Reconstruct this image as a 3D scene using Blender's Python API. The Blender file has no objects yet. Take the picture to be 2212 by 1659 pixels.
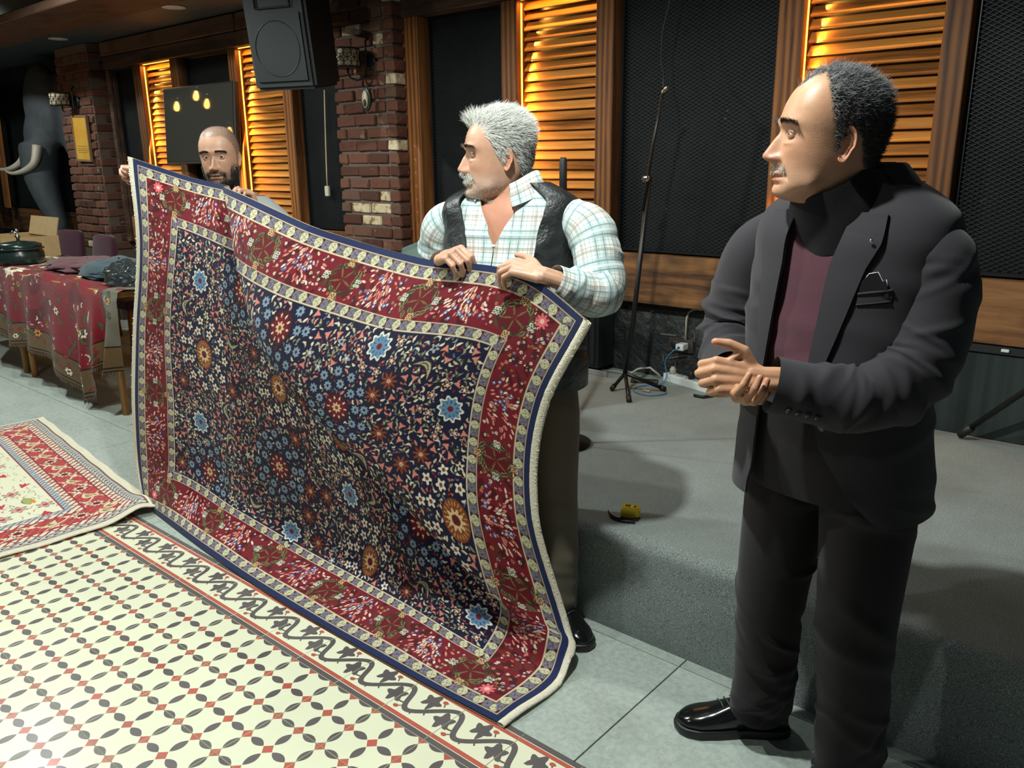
import bpy, bmesh, math, random
import numpy as np
from mathutils import Vector, Matrix, Euler
from math import pi, sin, cos, radians

SC = bpy.context.scene
COL = SC.collection
random.seed(4)
RNG = np.random.default_rng(11)

# ---------------------------------------------------------------- camera
cam_d = bpy.data.cameras.new('camera')
cam = bpy.data.objects.new('camera', cam_d)
COL.objects.link(cam)
SC.camera = cam
cam_d.sensor_width = 36.0
cam_d.lens = 29.03
cam_d.clip_start = 0.05
_R = ((0.7574828702705512, 0.6527468093891023, -0.011887139228349719),
      (0.1626609703721176, -0.20633177652624246, -0.9648671445920033),
      (-0.632266644671604, 0.7289367605134697, -0.2624692157336552))
_m = Matrix.Identity(4)
for i in range(3):
    _m[i][0] = _R[0][i]
    _m[i][1] = -_R[1][i]
    _m[i][2] = -_R[2][i]
_m[0][3], _m[1][3], _m[2][3] = 3.4726, -1.10475, 1.54972
cam.matrix_world = _m

# ---------------------------------------------------------------- light
SC.view_settings.view_transform = 'Standard'
SC.view_settings.look = 'None'
SC.view_settings.exposure = 0.0
SC.view_settings.gamma = 1.0
SC.view_settings.use_curve_mapping = False
W = bpy.data.worlds.new('room_ambience')
SC.world = W
W.use_nodes = True
W.node_tree.nodes['Background'].inputs[0].default_value = (0.62, 0.78, 0.86, 1)
W.node_tree.nodes['Background'].inputs[1].default_value = 0.09


def spot(name, loc, target, power, size=150, blend=0.35, radius=0.045, color=(0.93, 1.0, 0.93)):
    d = bpy.data.lights.new(name, 'SPOT')
    d.energy = power
    d.spot_size = radians(size)
    d.spot_blend = blend
    d.shadow_soft_size = radius
    d.color = color
    o = bpy.data.objects.new(name, d)
    COL.objects.link(o)
    o.location = loc
    o.rotation_euler = (Vector(target) - Vector(loc)).to_track_quat('-Z', 'Y').to_euler()
    return o


LAMP_Z = 2.86
spot('ceiling_spot_main', (2.20, 0.02, LAMP_Z), (2.0, 0.5, 0), 212)
spot('ceiling_spot_middle', (-0.15, 0.1, LAMP_Z), (-0.1, 0.5, 0), 150)
spot('ceiling_spot_table', (-2.3, 0.3, LAMP_Z), (-2.4, 1.0, 0), 190)
spot('ceiling_spot_stage', (1.75, 1.36, LAMP_Z), (1.8, 1.6, 0), 34)
spot('fill_spot_far', (-5.6, 0.9, LAMP_Z), (-5.9, 2.2, 1.0), 130)  # added fill, brightens the far-left wall; no fixture modelled
spot('ceiling_spot_front', (0.7, -1.7, LAMP_Z), (0.9, -0.4, 0), 62)


def area(name, loc, rot, sx, sy, power, color):
    d = bpy.data.lights.new(name, 'AREA')
    d.shape = 'RECTANGLE'
    d.size, d.size_y = sx, sy
    d.energy = power
    d.color = color
    o = bpy.data.objects.new(name, d)
    COL.objects.link(o)
    o.location = loc
    o.rotation_euler = rot
    return o


# ---------------------------------------------------------------- helpers
def link(o, parent=None):
    COL.objects.link(o)
    if parent is not None:
        o.parent = parent
    return o


def new_mesh(name, verts, faces, mats=(), smooth=False, mi=None):
    me = bpy.data.meshes.new(name)
    me.from_pydata([tuple(v) for v in verts], [], [tuple(f) for f in faces])
    for m in mats:
        me.materials.append(m)
    if mi is not None:
        me.polygons.foreach_set('material_index', np.asarray(mi, dtype=np.int32))
    if smooth:
        me.polygons.foreach_set('use_smooth', np.ones(len(me.polygons), dtype=bool))
    me.update()
    return me


def fast_mesh(name, V, quads, mats=(), smooth=True):
    V = np.asarray(V, dtype=np.float32)
    Q = np.asarray(quads, dtype=np.int32)
    me = bpy.data.meshes.new(name)
    me.vertices.add(len(V))
    me.vertices.foreach_set('co', V.ravel())
    k = Q.shape[1]
    me.loops.add(Q.size)
    me.loops.foreach_set('vertex_index', Q.ravel())
    me.polygons.add(len(Q))
    me.polygons.foreach_set('loop_start', np.arange(0, Q.size, k, dtype=np.int32))
    me.polygons.foreach_set('loop_total', np.full(len(Q), k, dtype=np.int32))
    if smooth:
        me.polygons.foreach_set('use_smooth', np.ones(len(Q), dtype=bool))
    for m in mats:
        me.materials.append(m)
    me.update(calc_edges=True)
    me.validate()
    return me


def set_col(me, rgb, name='dye'):
    a = me.color_attributes.new(name, 'FLOAT_COLOR', 'POINT')
    c = np.ones((len(me.vertices), 4), dtype=np.float32)
    c[:, :3] = rgb
    a.data.foreach_set('color', c.ravel())


def ob(name, me, parent=None, loc=(0, 0, 0), rot=(0, 0, 0)):
    o = bpy.data.objects.new(name, me)
    o.location = loc
    o.rotation_euler = rot
    return link(o, parent)


def thing(name, label, cat, loc=(0, 0, 0), rz=0.0, group=None, rot=None):
    o = bpy.data.objects.new(name, None)
    o.empty_display_size = 0.1
    link(o)
    o.location = loc
    o.rotation_euler = rot if rot else (0, 0, rz)
    o['label'] = label
    o['category'] = cat
    if group:
        o['group'] = group
    return o


def tag(o, label, cat, group=None):
    o['label'] = label
    o['category'] = cat
    if group:
        o['group'] = group
    return o


def struct(o):
    o['kind'] = 'structure'
    return o


def box_vf(sx, sy, sz, c=(0, 0, 0)):
    x, y, z = sx / 2, sy / 2, sz / 2
    v = [(c[0] + a * x, c[1] + b * y, c[2] + d * z) for d in (-1, 1) for b in (-1, 1) for a in (-1, 1)]
    f = [(0, 2, 3, 1), (4, 5, 7, 6), (0, 1, 5, 4), (2, 6, 7, 3), (0, 4, 6, 2), (1, 3, 7, 5)]
    return v, f


def box_me(name, sx, sy, sz, mat, bevel=0.0, c=(0, 0, 0), jitter=0.0, seg=1, seed=0):
    bm = bmesh.new()
    v, f = box_vf(sx, sy, sz, c)
    vs = [bm.verts.new(p) for p in v]
    for q in f:
        bm.faces.new([vs[i] for i in q])
    if bevel > 0:
        bmesh.ops.bevel(bm, geom=bm.edges[:], offset=bevel, segments=seg, affect='EDGES', profile=0.6)
    if jitter:
        r = random.Random(seed)
        for q in bm.verts:
            q.co += Vector((r.uniform(-1, 1), r.uniform(-1, 1), r.uniform(-1, 1))) * jitter
    me = bpy.data.meshes.new(name)
    bm.to_mesh(me)
    bm.free()
    me.materials.append(mat)
    return me


def box(name, x0, x1, y0, y1, z0, z1, mat, parent=None, bevel=0.0, seg=1):
    me = box_me(name, x1 - x0, y1 - y0, z1 - z0, mat, bevel, seg=seg)
    return ob(name, me, parent, ((x0 + x1) / 2, (y0 + y1) / 2, (z0 + z1) / 2))


class MB:
    """collects shapes that belong to ONE part"""
    def __init__(self):
        self.v, self.f, self.s = [], [], []

    def add(self, v, f, smooth=False):
        n = len(self.v)
        self.v += [tuple(p) for p in v]
        self.f += [tuple(i + n for i in q) for q in f]
        self.s += [smooth] * len(f)
        return self

    def box(self, x0, x1, y0, y1, z0, z1):
        v, f = box_vf(x1 - x0, y1 - y0, z1 - z0, ((x0 + x1) / 2, (y0 + y1) / 2, (z0 + z1) / 2))
        return self.add(v, f)

    def tube(self, pts, r, n=8, cap=True):
        pts = [Vector(p) for p in pts]
        rs = r if isinstance(r, (list, tuple)) else [r] * len(pts)
        V, F = [], []
        up = None
        for i, p in enumerate(pts):
            t = (pts[min(i + 1, len(pts) - 1)] - pts[max(i - 1, 0)]).normalized()
            if up is None:
                up = Vector((0, 0, 1)) if abs(t.z) < 0.9 else Vector((1, 0, 0))
            a = (up - t * up.dot(t)).normalized()
            up = a
            b = t.cross(a)
            for k in range(n):
                q = 2 * pi * k / n
                V.append(p + (a * cos(q) + b * sin(q)) * rs[i])
        for i in range(len(pts) - 1):
            for k in range(n):
                k2 = (k + 1) % n
                F.append((i * n + k, i * n + k2, (i + 1) * n + k2, (i + 1) * n + k))
        if cap:
            F.append(tuple(range(n - 1, -1, -1)))
            F.append(tuple((len(pts) - 1) * n + k for k in range(n)))
        return self.add(V, F, True)

    def lathe(self, prof, n=20, c=(0, 0, 0), axis='z'):
        V, F = [], []
        for r, z in prof:
            for k in range(n):
                q = 2 * pi * k / n
                p = (r * cos(q), r * sin(q), z)
                if axis == 'y':
                    p = (p[0], p[2], p[1])
                if axis == 'x':
                    p = (p[2], p[0], p[1])
                V.append((p[0] + c[0], p[1] + c[1], p[2] + c[2]))
        for i in range(len(prof) - 1):
            for k in range(n):
                k2 = (k + 1) % n
                F.append((i * n + k, i * n + k2, (i + 1) * n + k2, (i + 1) * n + k))
        F.append(tuple(range(n - 1, -1, -1)))
        F.append(tuple((len(prof) - 1) * n + k for k in range(n)))
        return self.add(V, F, True)

    def build(self, name, mat, parent=None, loc=(0, 0, 0), rot=(0, 0, 0), autosmooth=True):
        me = new_mesh(name, self.v, self.f, [mat])
        me.polygons.foreach_set('use_smooth', np.array(self.s, dtype=bool))
        return ob(name, me, parent, loc, rot)


# ---------------------------------------------------------------- materials
class NT:
    def __init__(self, name):
        self.m = bpy.data.materials.new(name)
        self.m.use_nodes = True
        self.t = self.m.node_tree
        self.b = self.t.nodes['Principled BSDF']

    def n(self, kind, **kw):
        nd = self.t.nodes.new(kind)
        for k, v in kw.items():
            setattr(nd, k, v)
        return nd

    def l(self, a, b):
        self.t.links.new(a, b)

    def mixc(self, fac, a, b, mode='MIX'):
        nd = self.n('ShaderNodeMix', data_type='RGBA', blend_type=mode)
        for s, v in ((0, fac), (6, a), (7, b)):
            if hasattr(v, 'is_output') or hasattr(v, 'links'):
                self.l(v, nd.inputs[s])
            else:
                nd.inputs[s].default_value = v if s == 0 else (*v, 1)
        return nd.outputs[2]

    def math(self, op, a, b=0.0, c=None):
        nd = self.n('ShaderNodeMath', operation=op)
        for s, v in ((0, a), (1, b), (2, c)):
            if v is None:
                continue
            if hasattr(v, 'links'):
                self.l(v, nd.inputs[s])
            else:
                nd.inputs[s].default_value = v
        return nd.outputs[0]

    def coords(self, scale=(1, 1, 1), rnd=True, kind='Object'):
        tc = self.n('ShaderNodeTexCoord')
        mp = self.n('ShaderNodeMapping')
        mp.inputs['Scale'].default_value = scale
        self.l(tc.outputs[kind], mp.inputs['Vector'])
        if rnd:
            oi = self.n('ShaderNodeObjectInfo')
            v = self.math('MULTIPLY', oi.outputs['Random'], 37.0)
            cx = self.n('ShaderNodeCombineXYZ')
            for i in range(3):
                self.l(v, cx.inputs[i])
            self.l(cx.outputs[0], mp.inputs['Location'])
        return mp.outputs[0]

    def noise(self, vec, scale, detail=3.0, rough=0.55, dist=0.0):
        nd = self.n('ShaderNodeTexNoise')
        nd.inputs['Scale'].default_value = scale
        nd.inputs['Detail'].default_value = detail
        nd.inputs['Roughness'].default_value = rough
        nd.inputs['Distortion'].default_value = dist
        if vec is not None:
            self.l(vec, nd.inputs['Vector'])
        return nd.outputs[0]

    def ramp(self, fac, stops):
        nd = self.n('ShaderNodeValToRGB')
        e = nd.color_ramp.elements
        while len(e) > 1:
            e.remove(e[-1])
        e[0].position, e[0].color = stops[0][0], (*stops[0][1], 1)
        for p, c in stops[1:]:
            q = e.new(p)
            q.color = (*c, 1)
        self.l(fac, nd.inputs[0])
        return nd.outputs[0]

    def bump(self, h, strength=0.3, dist=0.01):
        nd = self.n('ShaderNodeBump')
        nd.inputs['Strength'].default_value = strength
        nd.inputs['Distance'].default_value = dist
        self.l(h, nd.inputs['Height'])
        self.l(nd.outputs[0], self.b.inputs['Normal'])

    def base(self, c):
        if hasattr(c, 'links'):
            self.l(c, self.b.inputs['Base Color'])
        else:
            self.b.inputs['Base Color'].default_value = (*c, 1)

    def set(self, rough=0.6, metal=0.0, spec=0.5, emit=None, es=0.0, sheen=0.0, coat=0.0):
        self.b.inputs['Roughness'].default_value = rough
        self.b.inputs['Metallic'].default_value = metal
        self.b.inputs['Specular IOR Level'].default_value = spec
        self.b.inputs['Sheen Weight'].default_value = sheen
        self.b.inputs['Coat Weight'].default_value = coat
        if emit:
            self.b.inputs['Emission Color'].default_value = (*emit, 1)
            self.b.inputs['Emission Strength'].default_value = es
        return self.m


def plain(name, c, rough=0.6, metal=0.0, spec=0.5, var=0.12, scale=30.0, bump=0.0, **kw):
    t = NT(name)
    v = t.coords()
    h = t.noise(v, scale)
    k = t.math('MULTIPLY_ADD', h, var * 2, 1 - var)
    cc = t.n('ShaderNodeCombineColor')
    for i in range(3):
        t.l(t.math('MULTIPLY', k, c[i]), cc.inputs[i])
    t.base(cc.outputs[0])
    if bump:
        t.bump(h, bump, 0.004)
    return t.set(rough, metal, spec, **kw)


def wood(name, dark, mid, light, axis='x', rough=0.5, grain=1.0, knots=True, char=0.0, bump=0.25):
    t = NT(name)
    sc = {'x': (1.2, 16, 16), 'y': (16, 1.2, 16), 'z': (16, 16, 1.2)}[axis]
    v = t.coords(sc)
    g = t.noise(v, 2.2 * grain, 4, 0.6, 1.1)
    w = t.n('ShaderNodeTexWave', wave_type='BANDS', bands_direction={'x': 'Y', 'y': 'Z', 'z': 'X'}[axis])
    w.inputs['Scale'].default_value = 0.55 * grain
    w.inputs['Distortion'].default_value = 5.0
    w.inputs['Detail'].default_value = 2.5
    w.inputs['Detail Scale'].default_value = 0.9
    t.l(v, w.inputs['Vector'])
    mix = t.math('MULTIPLY_ADD', w.outputs['Fac'], 0.45, t.math('MULTIPLY', g, 0.62))
    c = t.ramp(mix, [(0.2, dark), (0.5, mid), (0.85, light)])
    oi = t.n('ShaderNodeObjectInfo')
    k = t.math('MULTIPLY_ADD', oi.outputs['Random'], 0.5, 0.72)
    hs = t.n('ShaderNodeHueSaturation')
    t.l(k, hs.inputs['Value'])
    t.l(c, hs.inputs['Color'])
    c = hs.outputs[0]
    if char:
        v2 = t.coords((4, 4, 4))
        h2 = t.noise(v2, 1.0, 2)
        c = t.mixc(t.math('MULTIPLY', t.ramp(h2, [(0.5, (0, 0, 0)), (0.68, (1, 1, 1))]), char), c, (0.012, 0.008, 0.006))
    t.base(c)
    t.bump(mix, bump, 0.006)
    return t.set(rough, spec=0.35)


M = {}
M['post'] = wood('stained_post', (0.040, 0.013, 0.004), (0.165, 0.056, 0.014), (0.28, 0.105, 0.027), 'z', 0.6)
M['slat'] = wood('stained_slat', (0.10, 0.032, 0.006), (0.36, 0.135, 0.026), (0.55, 0.235, 0.05), 'x', 0.5)
M['plank'] = wood('torched_plank', (0.045, 0.020, 0.009), (0.20, 0.085, 0.030), (0.30, 0.14, 0.05), 'x', 0.6, 1.4, char=0.85)
M['beam'] = wood('dark_beam', (0.035, 0.018, 0.012), (0.11, 0.055, 0.035), (0.19, 0.10, 0.065), 'x', 0.7, char=0.6)
M['leg'] = wood('beech_leg', (0.16, 0.06, 0.015), (0.32, 0.14, 0.035), (0.42, 0.21, 0.06), 'z', 0.45)


def brick_mat():
    t = NT('reclaimed_brick')
    v = t.coords((1, 1, 1))
    oi = t.n('ShaderNodeObjectInfo')
    c = t.ramp(oi.outputs['Random'], [(0.0, (0.075, 0.031, 0.022)), (0.35, (0.125, 0.050, 0.034)),
                                      (0.7, (0.165, 0.070, 0.045)), (1.0, (0.12, 0.068, 0.050))])
    h = t.noise(v, 28, 5, 0.65)
    c = t.mixc(t.ramp(h, [(0.55, (0, 0, 0)), (0.75, (0.7, 0.7, 0.7))]), c, (0.055, 0.026, 0.02))
    h2 = t.noise(v, 11, 3)
    c = t.mixc(t.ramp(h2, [(0.66, (0, 0, 0)), (0.74, (0.75, 0.75, 0.75))]), c, (0.34, 0.25, 0.17))
    t.base(c)
    t.bump(h, 0.8, 0.01)
    return t.set(0.85, spec=0.2)


def brick_pale():
    t = NT('lime_washed_brick')
    v = t.coords((1, 1, 1))
    h = t.noise(v, 24, 4, 0.6)
    c = t.ramp(h, [(0.35, (0.17, 0.085, 0.045)), (0.46, (0.52, 0.41, 0.26)), (0.7, (0.66, 0.55, 0.38))])
    t.base(c)
    t.bump(h, 0.8, 0.01)
    return t.set(0.85, spec=0.2)


M['brick'], M['brick_pale'] = brick_mat(), brick_pale()
M['mortar'] = plain('mortar', (0.12, 0.085, 0.068), 0.95, var=0.35, scale=60, bump=0.5)
M['black'] = plain('black_paint', (0.012, 0.014, 0.015), 0.55, var=0.3)
M['black_metal'] = plain('black_metal', (0.012, 0.012, 0.013), 0.38, 0.3, var=0.2)
M['wire'] = plain('mesh_wire', (0.005, 0.006, 0.007), 0.6, 0.0, var=0.2)


def backing():
    t = NT('dark_backing')
    v = t.coords((1, 1, 1), rnd=False)
    h = t.noise(v, 3.0, 5, 0.65)
    c = t.ramp(h, [(0.35, (0.007, 0.010, 0.011)), (0.6, (0.015, 0.019, 0.020)), (0.75, (0.032, 0.031, 0.028))])
    h2 = t.noise(v, 9.0, 3, 0.7)
    c = t.mixc(t.ramp(h2, [(0.70, (0, 0, 0)), (0.73, (1, 1, 1))]), c, (0.22, 0.15, 0.09))
    t.base(c)
    t.bump(h, 0.4, 0.02)
    return t.set(0.8, spec=0.25)


M['backing'] = backing()


def plaster():
    t = NT('flaking_black_plaster')
    v = t.coords((1, 1, 1), rnd=False)
    h = t.noise(v, 7.0, 7, 0.62, 0.8)
    h2 = t.noise(v, 30.0, 3)
    c = t.ramp(h, [(0.3, (0.010, 0.013, 0.013)), (0.55, (0.018, 0.022, 0.022)), (0.7, (0.036, 0.028, 0.024))])
    t.base(c)
    t.bump(t.math('ADD', h, t.math('MULTIPLY', h2, 0.2)), 1.0, 0.05)
    return t.set(0.5, spec=0.5)


M['plaster'] = plaster()
M['flake'] = plain('plaster_flake', (0.10, 0.095, 0.085), 0.8, var=0.3)


def carpet():
    t = NT('grey_carpet')
    v = t.coords((1, 1, 1), rnd=False)
    h = t.noise(v, 420, 2, 0.6)
    h2 = t.noise(v, 4, 4, 0.6)
    c = t.ramp(h, [(0.30, (0.07, 0.085, 0.086)), (0.5, (0.23, 0.262, 0.256)), (0.72, (0.55, 0.59, 0.575))])
    k = t.math('MULTIPLY_ADD', h2, 0.5, 0.75)
    c = t.mixc(1.0, c, (1, 1, 1), 'MULTIPLY')
    hs = t.n('ShaderNodeHueSaturation')
    t.l(k, hs.inputs['Value'])
    t.l(c, hs.inputs['Color'])
    w = t.ramp(t.noise(v, 2.2, 2), [(0.55, (0, 0, 0)), (0.75, (0.25, 0.25, 0.25))])
    t.base(t.mixc(w, hs.outputs[0], (0.16, 0.13, 0.09)))
    t.bump(h, 0.6, 0.006)
    return t.set(0.95, spec=0.15, sheen=0.15)


M['carpet'] = carpet()


def grey_tile():
    t = NT('cement_look_tile')
    v = t.coords((1, 3.0, 1))
    h = t.noise(v, 1.6, 6, 0.62, 0.3)
    v2 = t.coords((1, 1, 1))
    h2 = t.noise(v2, 55, 4, 0.7)
    k = t.math('MULTIPLY_ADD', h2, 0.7, t.math('MULTIPLY', h, 0.42))
    c = t.ramp(k, [(0.3, (0.26, 0.30, 0.275)), (0.55, (0.41, 0.465, 0.43)), (0.8, (0.55, 0.60, 0.56))])
    t.base(c)
    t.bump(h2, 0.12, 0.003)
    return t.set(0.42, spec=0.4)


M['gtile'] = grey_tile()
M['grout'] = plain('grout', (0.25, 0.235, 0.20), 0.9, var=0.3, scale=60)


def cement(name, c, amt=0.16):
    t = NT(name)
    v = t.coords((1, 1, 1))
    h = t.noise(v, 14, 4, 0.6)
    oi = t.n('ShaderNodeObjectInfo')
    k = t.math('MULTIPLY_ADD', h, amt, t.math('MULTIPLY_ADD', oi.outputs['Random'], amt * 0.5, 1 - amt * 0.75))
    cc = t.n('ShaderNodeCombineColor')
    for i in range(3):
        t.l(t.math('MULTIPLY', k, c[i]), cc.inputs[i])
    t.base(cc.outputs[0])
    h2 = t.noise(v, 3, 3)
    t.l(t.math('MULTIPLY_ADD', h2, 0.3, 0.2), t.b.inputs['Roughness'])
    t.b.inputs['Specular IOR Level'].default_value = 0.4
    return t.m


M['c_cream'] = cement('cement_cream', (0.80, 0.80, 0.60), 0.06)
M['c_grey'] = cement('cement_grey', (0.125, 0.108, 0.110), 0.5)
M['c_red'] = cement('cement_red', (0.50, 0.115, 0.085), 0.35)


def dyed(name, rough=0.95, bump=0.5, scale=900, sheen=0.25, amt=0.35):
    t = NT(name)
    a = t.n('ShaderNodeVertexColor', layer_name='dye')
    v = t.coords((1, 1, 1), rnd=False)
    h = t.noise(v, scale, 2)
    k = t.math('MULTIPLY_ADD', h, amt * 2, 1 - amt)
    hs = t.n('ShaderNodeHueSaturation')
    t.l(k, hs.inputs['Value'])
    t.l(a.outputs['Color'], hs.inputs['Color'])
    t.base(hs.outputs[0])
    if bump:
        t.bump(h, bump, 0.003)
    return t.set(rough, spec=0.15, sheen=sheen)


M['pile'] = dyed('wool_pile', sheen=0.12)
M['fringe'] = plain('cotton_fringe', (0.78, 0.72, 0.58), 0.95, var=0.25, scale=160, bump=0.6)
M['canvas'] = plain('rug_back', (0.52, 0.40, 0.26), 0.95, var=0.25, scale=160, bump=0.4)
M['white_plastic'] = plain('white_plastic', (0.74, 0.78, 0.77), 0.35, var=0.05)
M['amber_led'] = plain('amber_led', (1.0, 0.6, 0.12), 0.4, var=0.02, emit=(1.0, 0.50, 0.06), es=4.0)
M['chrome'] = plain('chrome', (0.6, 0.6, 0.58), 0.2, 1.0, var=0.05)

# ================================================================ floor
floor = struct(box('floor', -10, 6, -5, 3.0, -0.06, -0.010, M['grout']))
FLOOR_Z = (0 - floor.location.z)


def clip_poly(poly, x0, x1, y0, y1):
    def cl(p, ax, v, keep_less):
        out = []
        for i in range(len(p)):
            a, b = p[i], p[(i + 1) % len(p)]
            ia = a[ax] <= v if keep_less else a[ax] >= v
            ib = b[ax] <= v if keep_less else b[ax] >= v
            if ia:
                out.append(a)
            if ia != ib:
                t = (v - a[ax]) / (b[ax] - a[ax])
                q = [0, 0]
                q[ax] = v
                q[1 - ax] = a[1 - ax] + t * (b[1 - ax] - a[1 - ax])
                out.append(tuple(q))
        return out
    for ax, v, less in ((0, x0, False), (0, x1, True), (1, y0, False), (1, y1, True)):
        if len(poly) < 3:
            return []
        poly = cl(poly, ax, v, less)
    return poly if len(poly) >= 3 else []


def inlay_tile(name, polys, e=0.0008, S=0.2):
    """a cement tile: thin bevelled slab, its coloured inlays flush on top"""
    b = 0.0006
    V = [(e, e, -0.012), (S - e, e, -0.012), (S - e, S - e, -0.012), (e, S - e, -0.012),
         (e, e, -b), (S - e, e, -b), (S - e, S - e, -b), (e, S - e, -b),
         (e + b, e + b, 0), (S - e - b, e + b, 0), (S - e - b, S - e - b, 0), (e + b, S - e - b, 0)]
    F = [(8, 9, 10, 11)] + [(i, (i + 1) % 4, 4 + (i + 1) % 4, 4 + i) for i in range(4)] + \
        [(4 + i, 4 + (i + 1) % 4, 8 + (i + 1) % 4, 8 + i) for i in range(4)]
    mi = [0] * len(F)
    for poly, m, lev in polys:
        p = clip_poly(poly, e + b, S - e - b, e + b, S - e - b)
        if not p:
            continue
        n = len(V)
        V += [(x, y, 0.00012 * lev) for x, y in p]
        F.append(tuple(range(n, n + len(p))))
        mi.append(m)
    return new_mesh(name, V, F, [M['c_cream'], M['c_grey'], M['c_red']], mi=mi)


def lens(x0, y0, x1, y1, w, n=7):
    dx, dy = x1 - x0, y1 - y0
    L = math.hypot(dx, dy)
    nx, ny = -dy / L, dx / L
    A = [(x0 + dx * t + nx * w * sin(pi * t) ** 0.8, y0 + dy * t + ny * w * sin(pi * t) ** 0.8) for t in [i / n for i in range(n + 1)]]
    B = [(x0 + dx * t - nx * w * sin(pi * t) ** 0.8, y0 + dy * t - ny * w * sin(pi * t) ** 0.8) for t in [i / n for i in range(n - 1, 0, -1)]]
    p = A + B
    ar = sum(p[i][0] * p[(i + 1) % len(p)][1] - p[(i + 1) % len(p)][0] * p[i][1] for i in range(len(p)))
    return p if ar > 0 else p[::-1]


polys = []
for i in range(3):
    for j in range(3):
        x, y, h = i * 0.1, j * 0.1, 0.0195
        polys.append(([(x - h, y), (x, y - h), (x + h, y), (x, y + h)], 2, 1))
        polys.append((lens(x + 0.021, y, x + 0.079, y, 0.0135), 1, 1))
        polys.append((lens(x, y + 0.021, x, y + 0.079, 0.0135), 1, 1))
field_me = inlay_tile('cement_tile', polys)


def leaf_poly(cx, cy, s, rot, lobes=5):
    """ivy leaf, star-shaped around its centre: drawn as a fan of triangles"""
    prof = [(0, 1.0), (13, 0.86), (27, 0.62), (40, 0.58), (56, 0.82), (68, 0.90), (82, 0.70), (100, 0.50), (124, 0.62),
            (143, 0.80), (158, 0.62), (171, 0.32), (180, 0.2)]
    ang = [(a, r) for a, r in prof] + [(360 - a, r) for a, r in prof[-2:0:-1]]
    pts = [(cx + s * r * cos(radians(a) + rot), cy + s * r * sin(radians(a) + rot)) for a, r in ang]
    return [[(cx, cy), pts[i], pts[(i + 1) % len(pts)]] for i in range(len(pts))]


def vine(u):
    # centre line of the running vine, one wave each 0.2 m
    t = 2 * pi * u / 0.2
    return (u + 0.017 * cos(t - 5.75), 0.102 + 0.044 * cos(t - 5.7))


polys = []
polys.append(([(0, 0.0), (0.2, 0.0), (0.2, 0.019), (0, 0.019)], 1, 1))
polys.append(([(0, 0.0215), (0.2, 0.0215), (0.2, 0.036), (0, 0.036)], 2, 1))
polys.append(([(0, 0.166), (0.2, 0.166), (0.2, 0.180), (0, 0.180)], 2, 1))
polys.append(([(0, 0.1825), (0.2, 0.1825), (0.2, 0.2), (0, 0.2)], 1, 1))


RL = 0.0


def ribbon(fn, t0, t1, w, n, m=1, lev=None):
    global RL
    RL += 0.35
    lev = 1 + RL % 1.9 if lev is None else lev
    P = [fn(t0 + (t1 - t0) * i / n) for i in range(n + 1)]
    Lf, Rt = [], []
    for i in range(n + 1):
        (ax, ay), (bx, by) = P[max(i - 1, 0)], P[min(i + 1, n)]
        L = math.hypot(bx - ax, by - ay) or 1e-6
        nx, ny = -(by - ay) / L * w / 2, (bx - ax) / L * w / 2
        Lf.append((P[i][0] + nx, P[i][1] + ny))
        Rt.append((P[i][0] - nx, P[i][1] - ny))
    for i in range(n):
        polys.append(([Rt[i], Rt[i + 1], Lf[i + 1], Lf[i]], m, lev))


ribbon(vine, -0.03, 0.23, 0.0175, 44)
for k in (-1, 0, 1):
    o = 0.2 * k
    for tri in leaf_poly(o - 0.012, 0.086, 0.044, radians(110)):
        polys.append((tri, 1, 3.2))
    for tri in leaf_poly(o + 0.098, 0.128, 0.042, radians(75)):
        polys.append((tri, 1, 3.2))
    ribbon(lambda t, o=o: (o + 0.004 + 0.034 * t, 0.078 - 0.004 * sin(pi * t)), 0, 1, 0.006, 5)
    ribbon(lambda t, o=o: (o + 0.102 + 0.022 * t, 0.102 - 0.030 * t), 0, 1, 0.005, 5)
    ribbon(lambda t, o=o: (o + 0.145 - 0.010 * t, 0.135 + 0.016 * t), 0, 1, 0.004, 3)
    ribbon(lambda t, o=o: (o + 0.045 - 0.016 * t, 0.066 - 0.012 * t), 0, 1, 0.004, 3)
    ribbon(lambda t, o=o: (o + 0.085, 0.068 - 0.018 * t), 0, 1, 0.005, 2)
    for (bx, by, r) in ((0.134, 0.153, 0.3), (0.026, 0.052, 2.9)):
        bud = [(o + bx + 0.0095 * cos(a + r) * (1.25 if abs(a) < 0.1 else 1), by + 0.0075 * sin(a + r)) for a in [2 * pi * i / 10 for i in range(10)]]
        polys.append((bud, 2, 3.6))
border_me = inlay_tile('border_tile', polys)

for i in range(-6, 14):
    for j in range(-6, 1):
        if i * 0.2 < -0.9 and j < -2:
            continue
        ob('cement_tile', field_me, floor, (i * 0.2 + 2, j * 0.2 + 1, FLOOR_Z))
for i in range(-7, 16):
    ob('vine_border_tile', border_me, floor, (i * 0.2 + 2, 1.2, FLOOR_Z))
for i, x in enumerate((-9.57, -8.37, -7.17, -5.97, -4.77, -3.57, -2.37, -1.17, 0.03, 1.20, 2.37, 3.57)):
    for y0, y1 in ((0.4, 0.955), (0.955, 1.53), (1.53, 2.1), (2.1, 2.68)):
        if y0 > 0.96 and x > -0.1:
            continue
        x1 = x + (1.17 if i in (8, 9) else 1.2)
        me = box_me('floor_tile', x1 - x - 0.004, y1 - y0 - 0.004, 0.014, M['gtile'], 0.001)
        ob('floor_tile', me, floor, ((x + x1) / 2 + 2, (y0 + y1) / 2 + 1, FLOOR_Z - 0.007))
for x in (-9.57, -8.37, -7.17, -5.97, -4.77, -3.57):
    for y0 in (-0.4, -1.0, -1.6):
        me = box_me('floor_tile', 1.196, 0.596, 0.014, M['gtile'], 0.001)
        ob('floor_tile', me, floor, (x + 0.57 + 1.6, y0 + 1.5, FLOOR_Z - 0.007))

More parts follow.
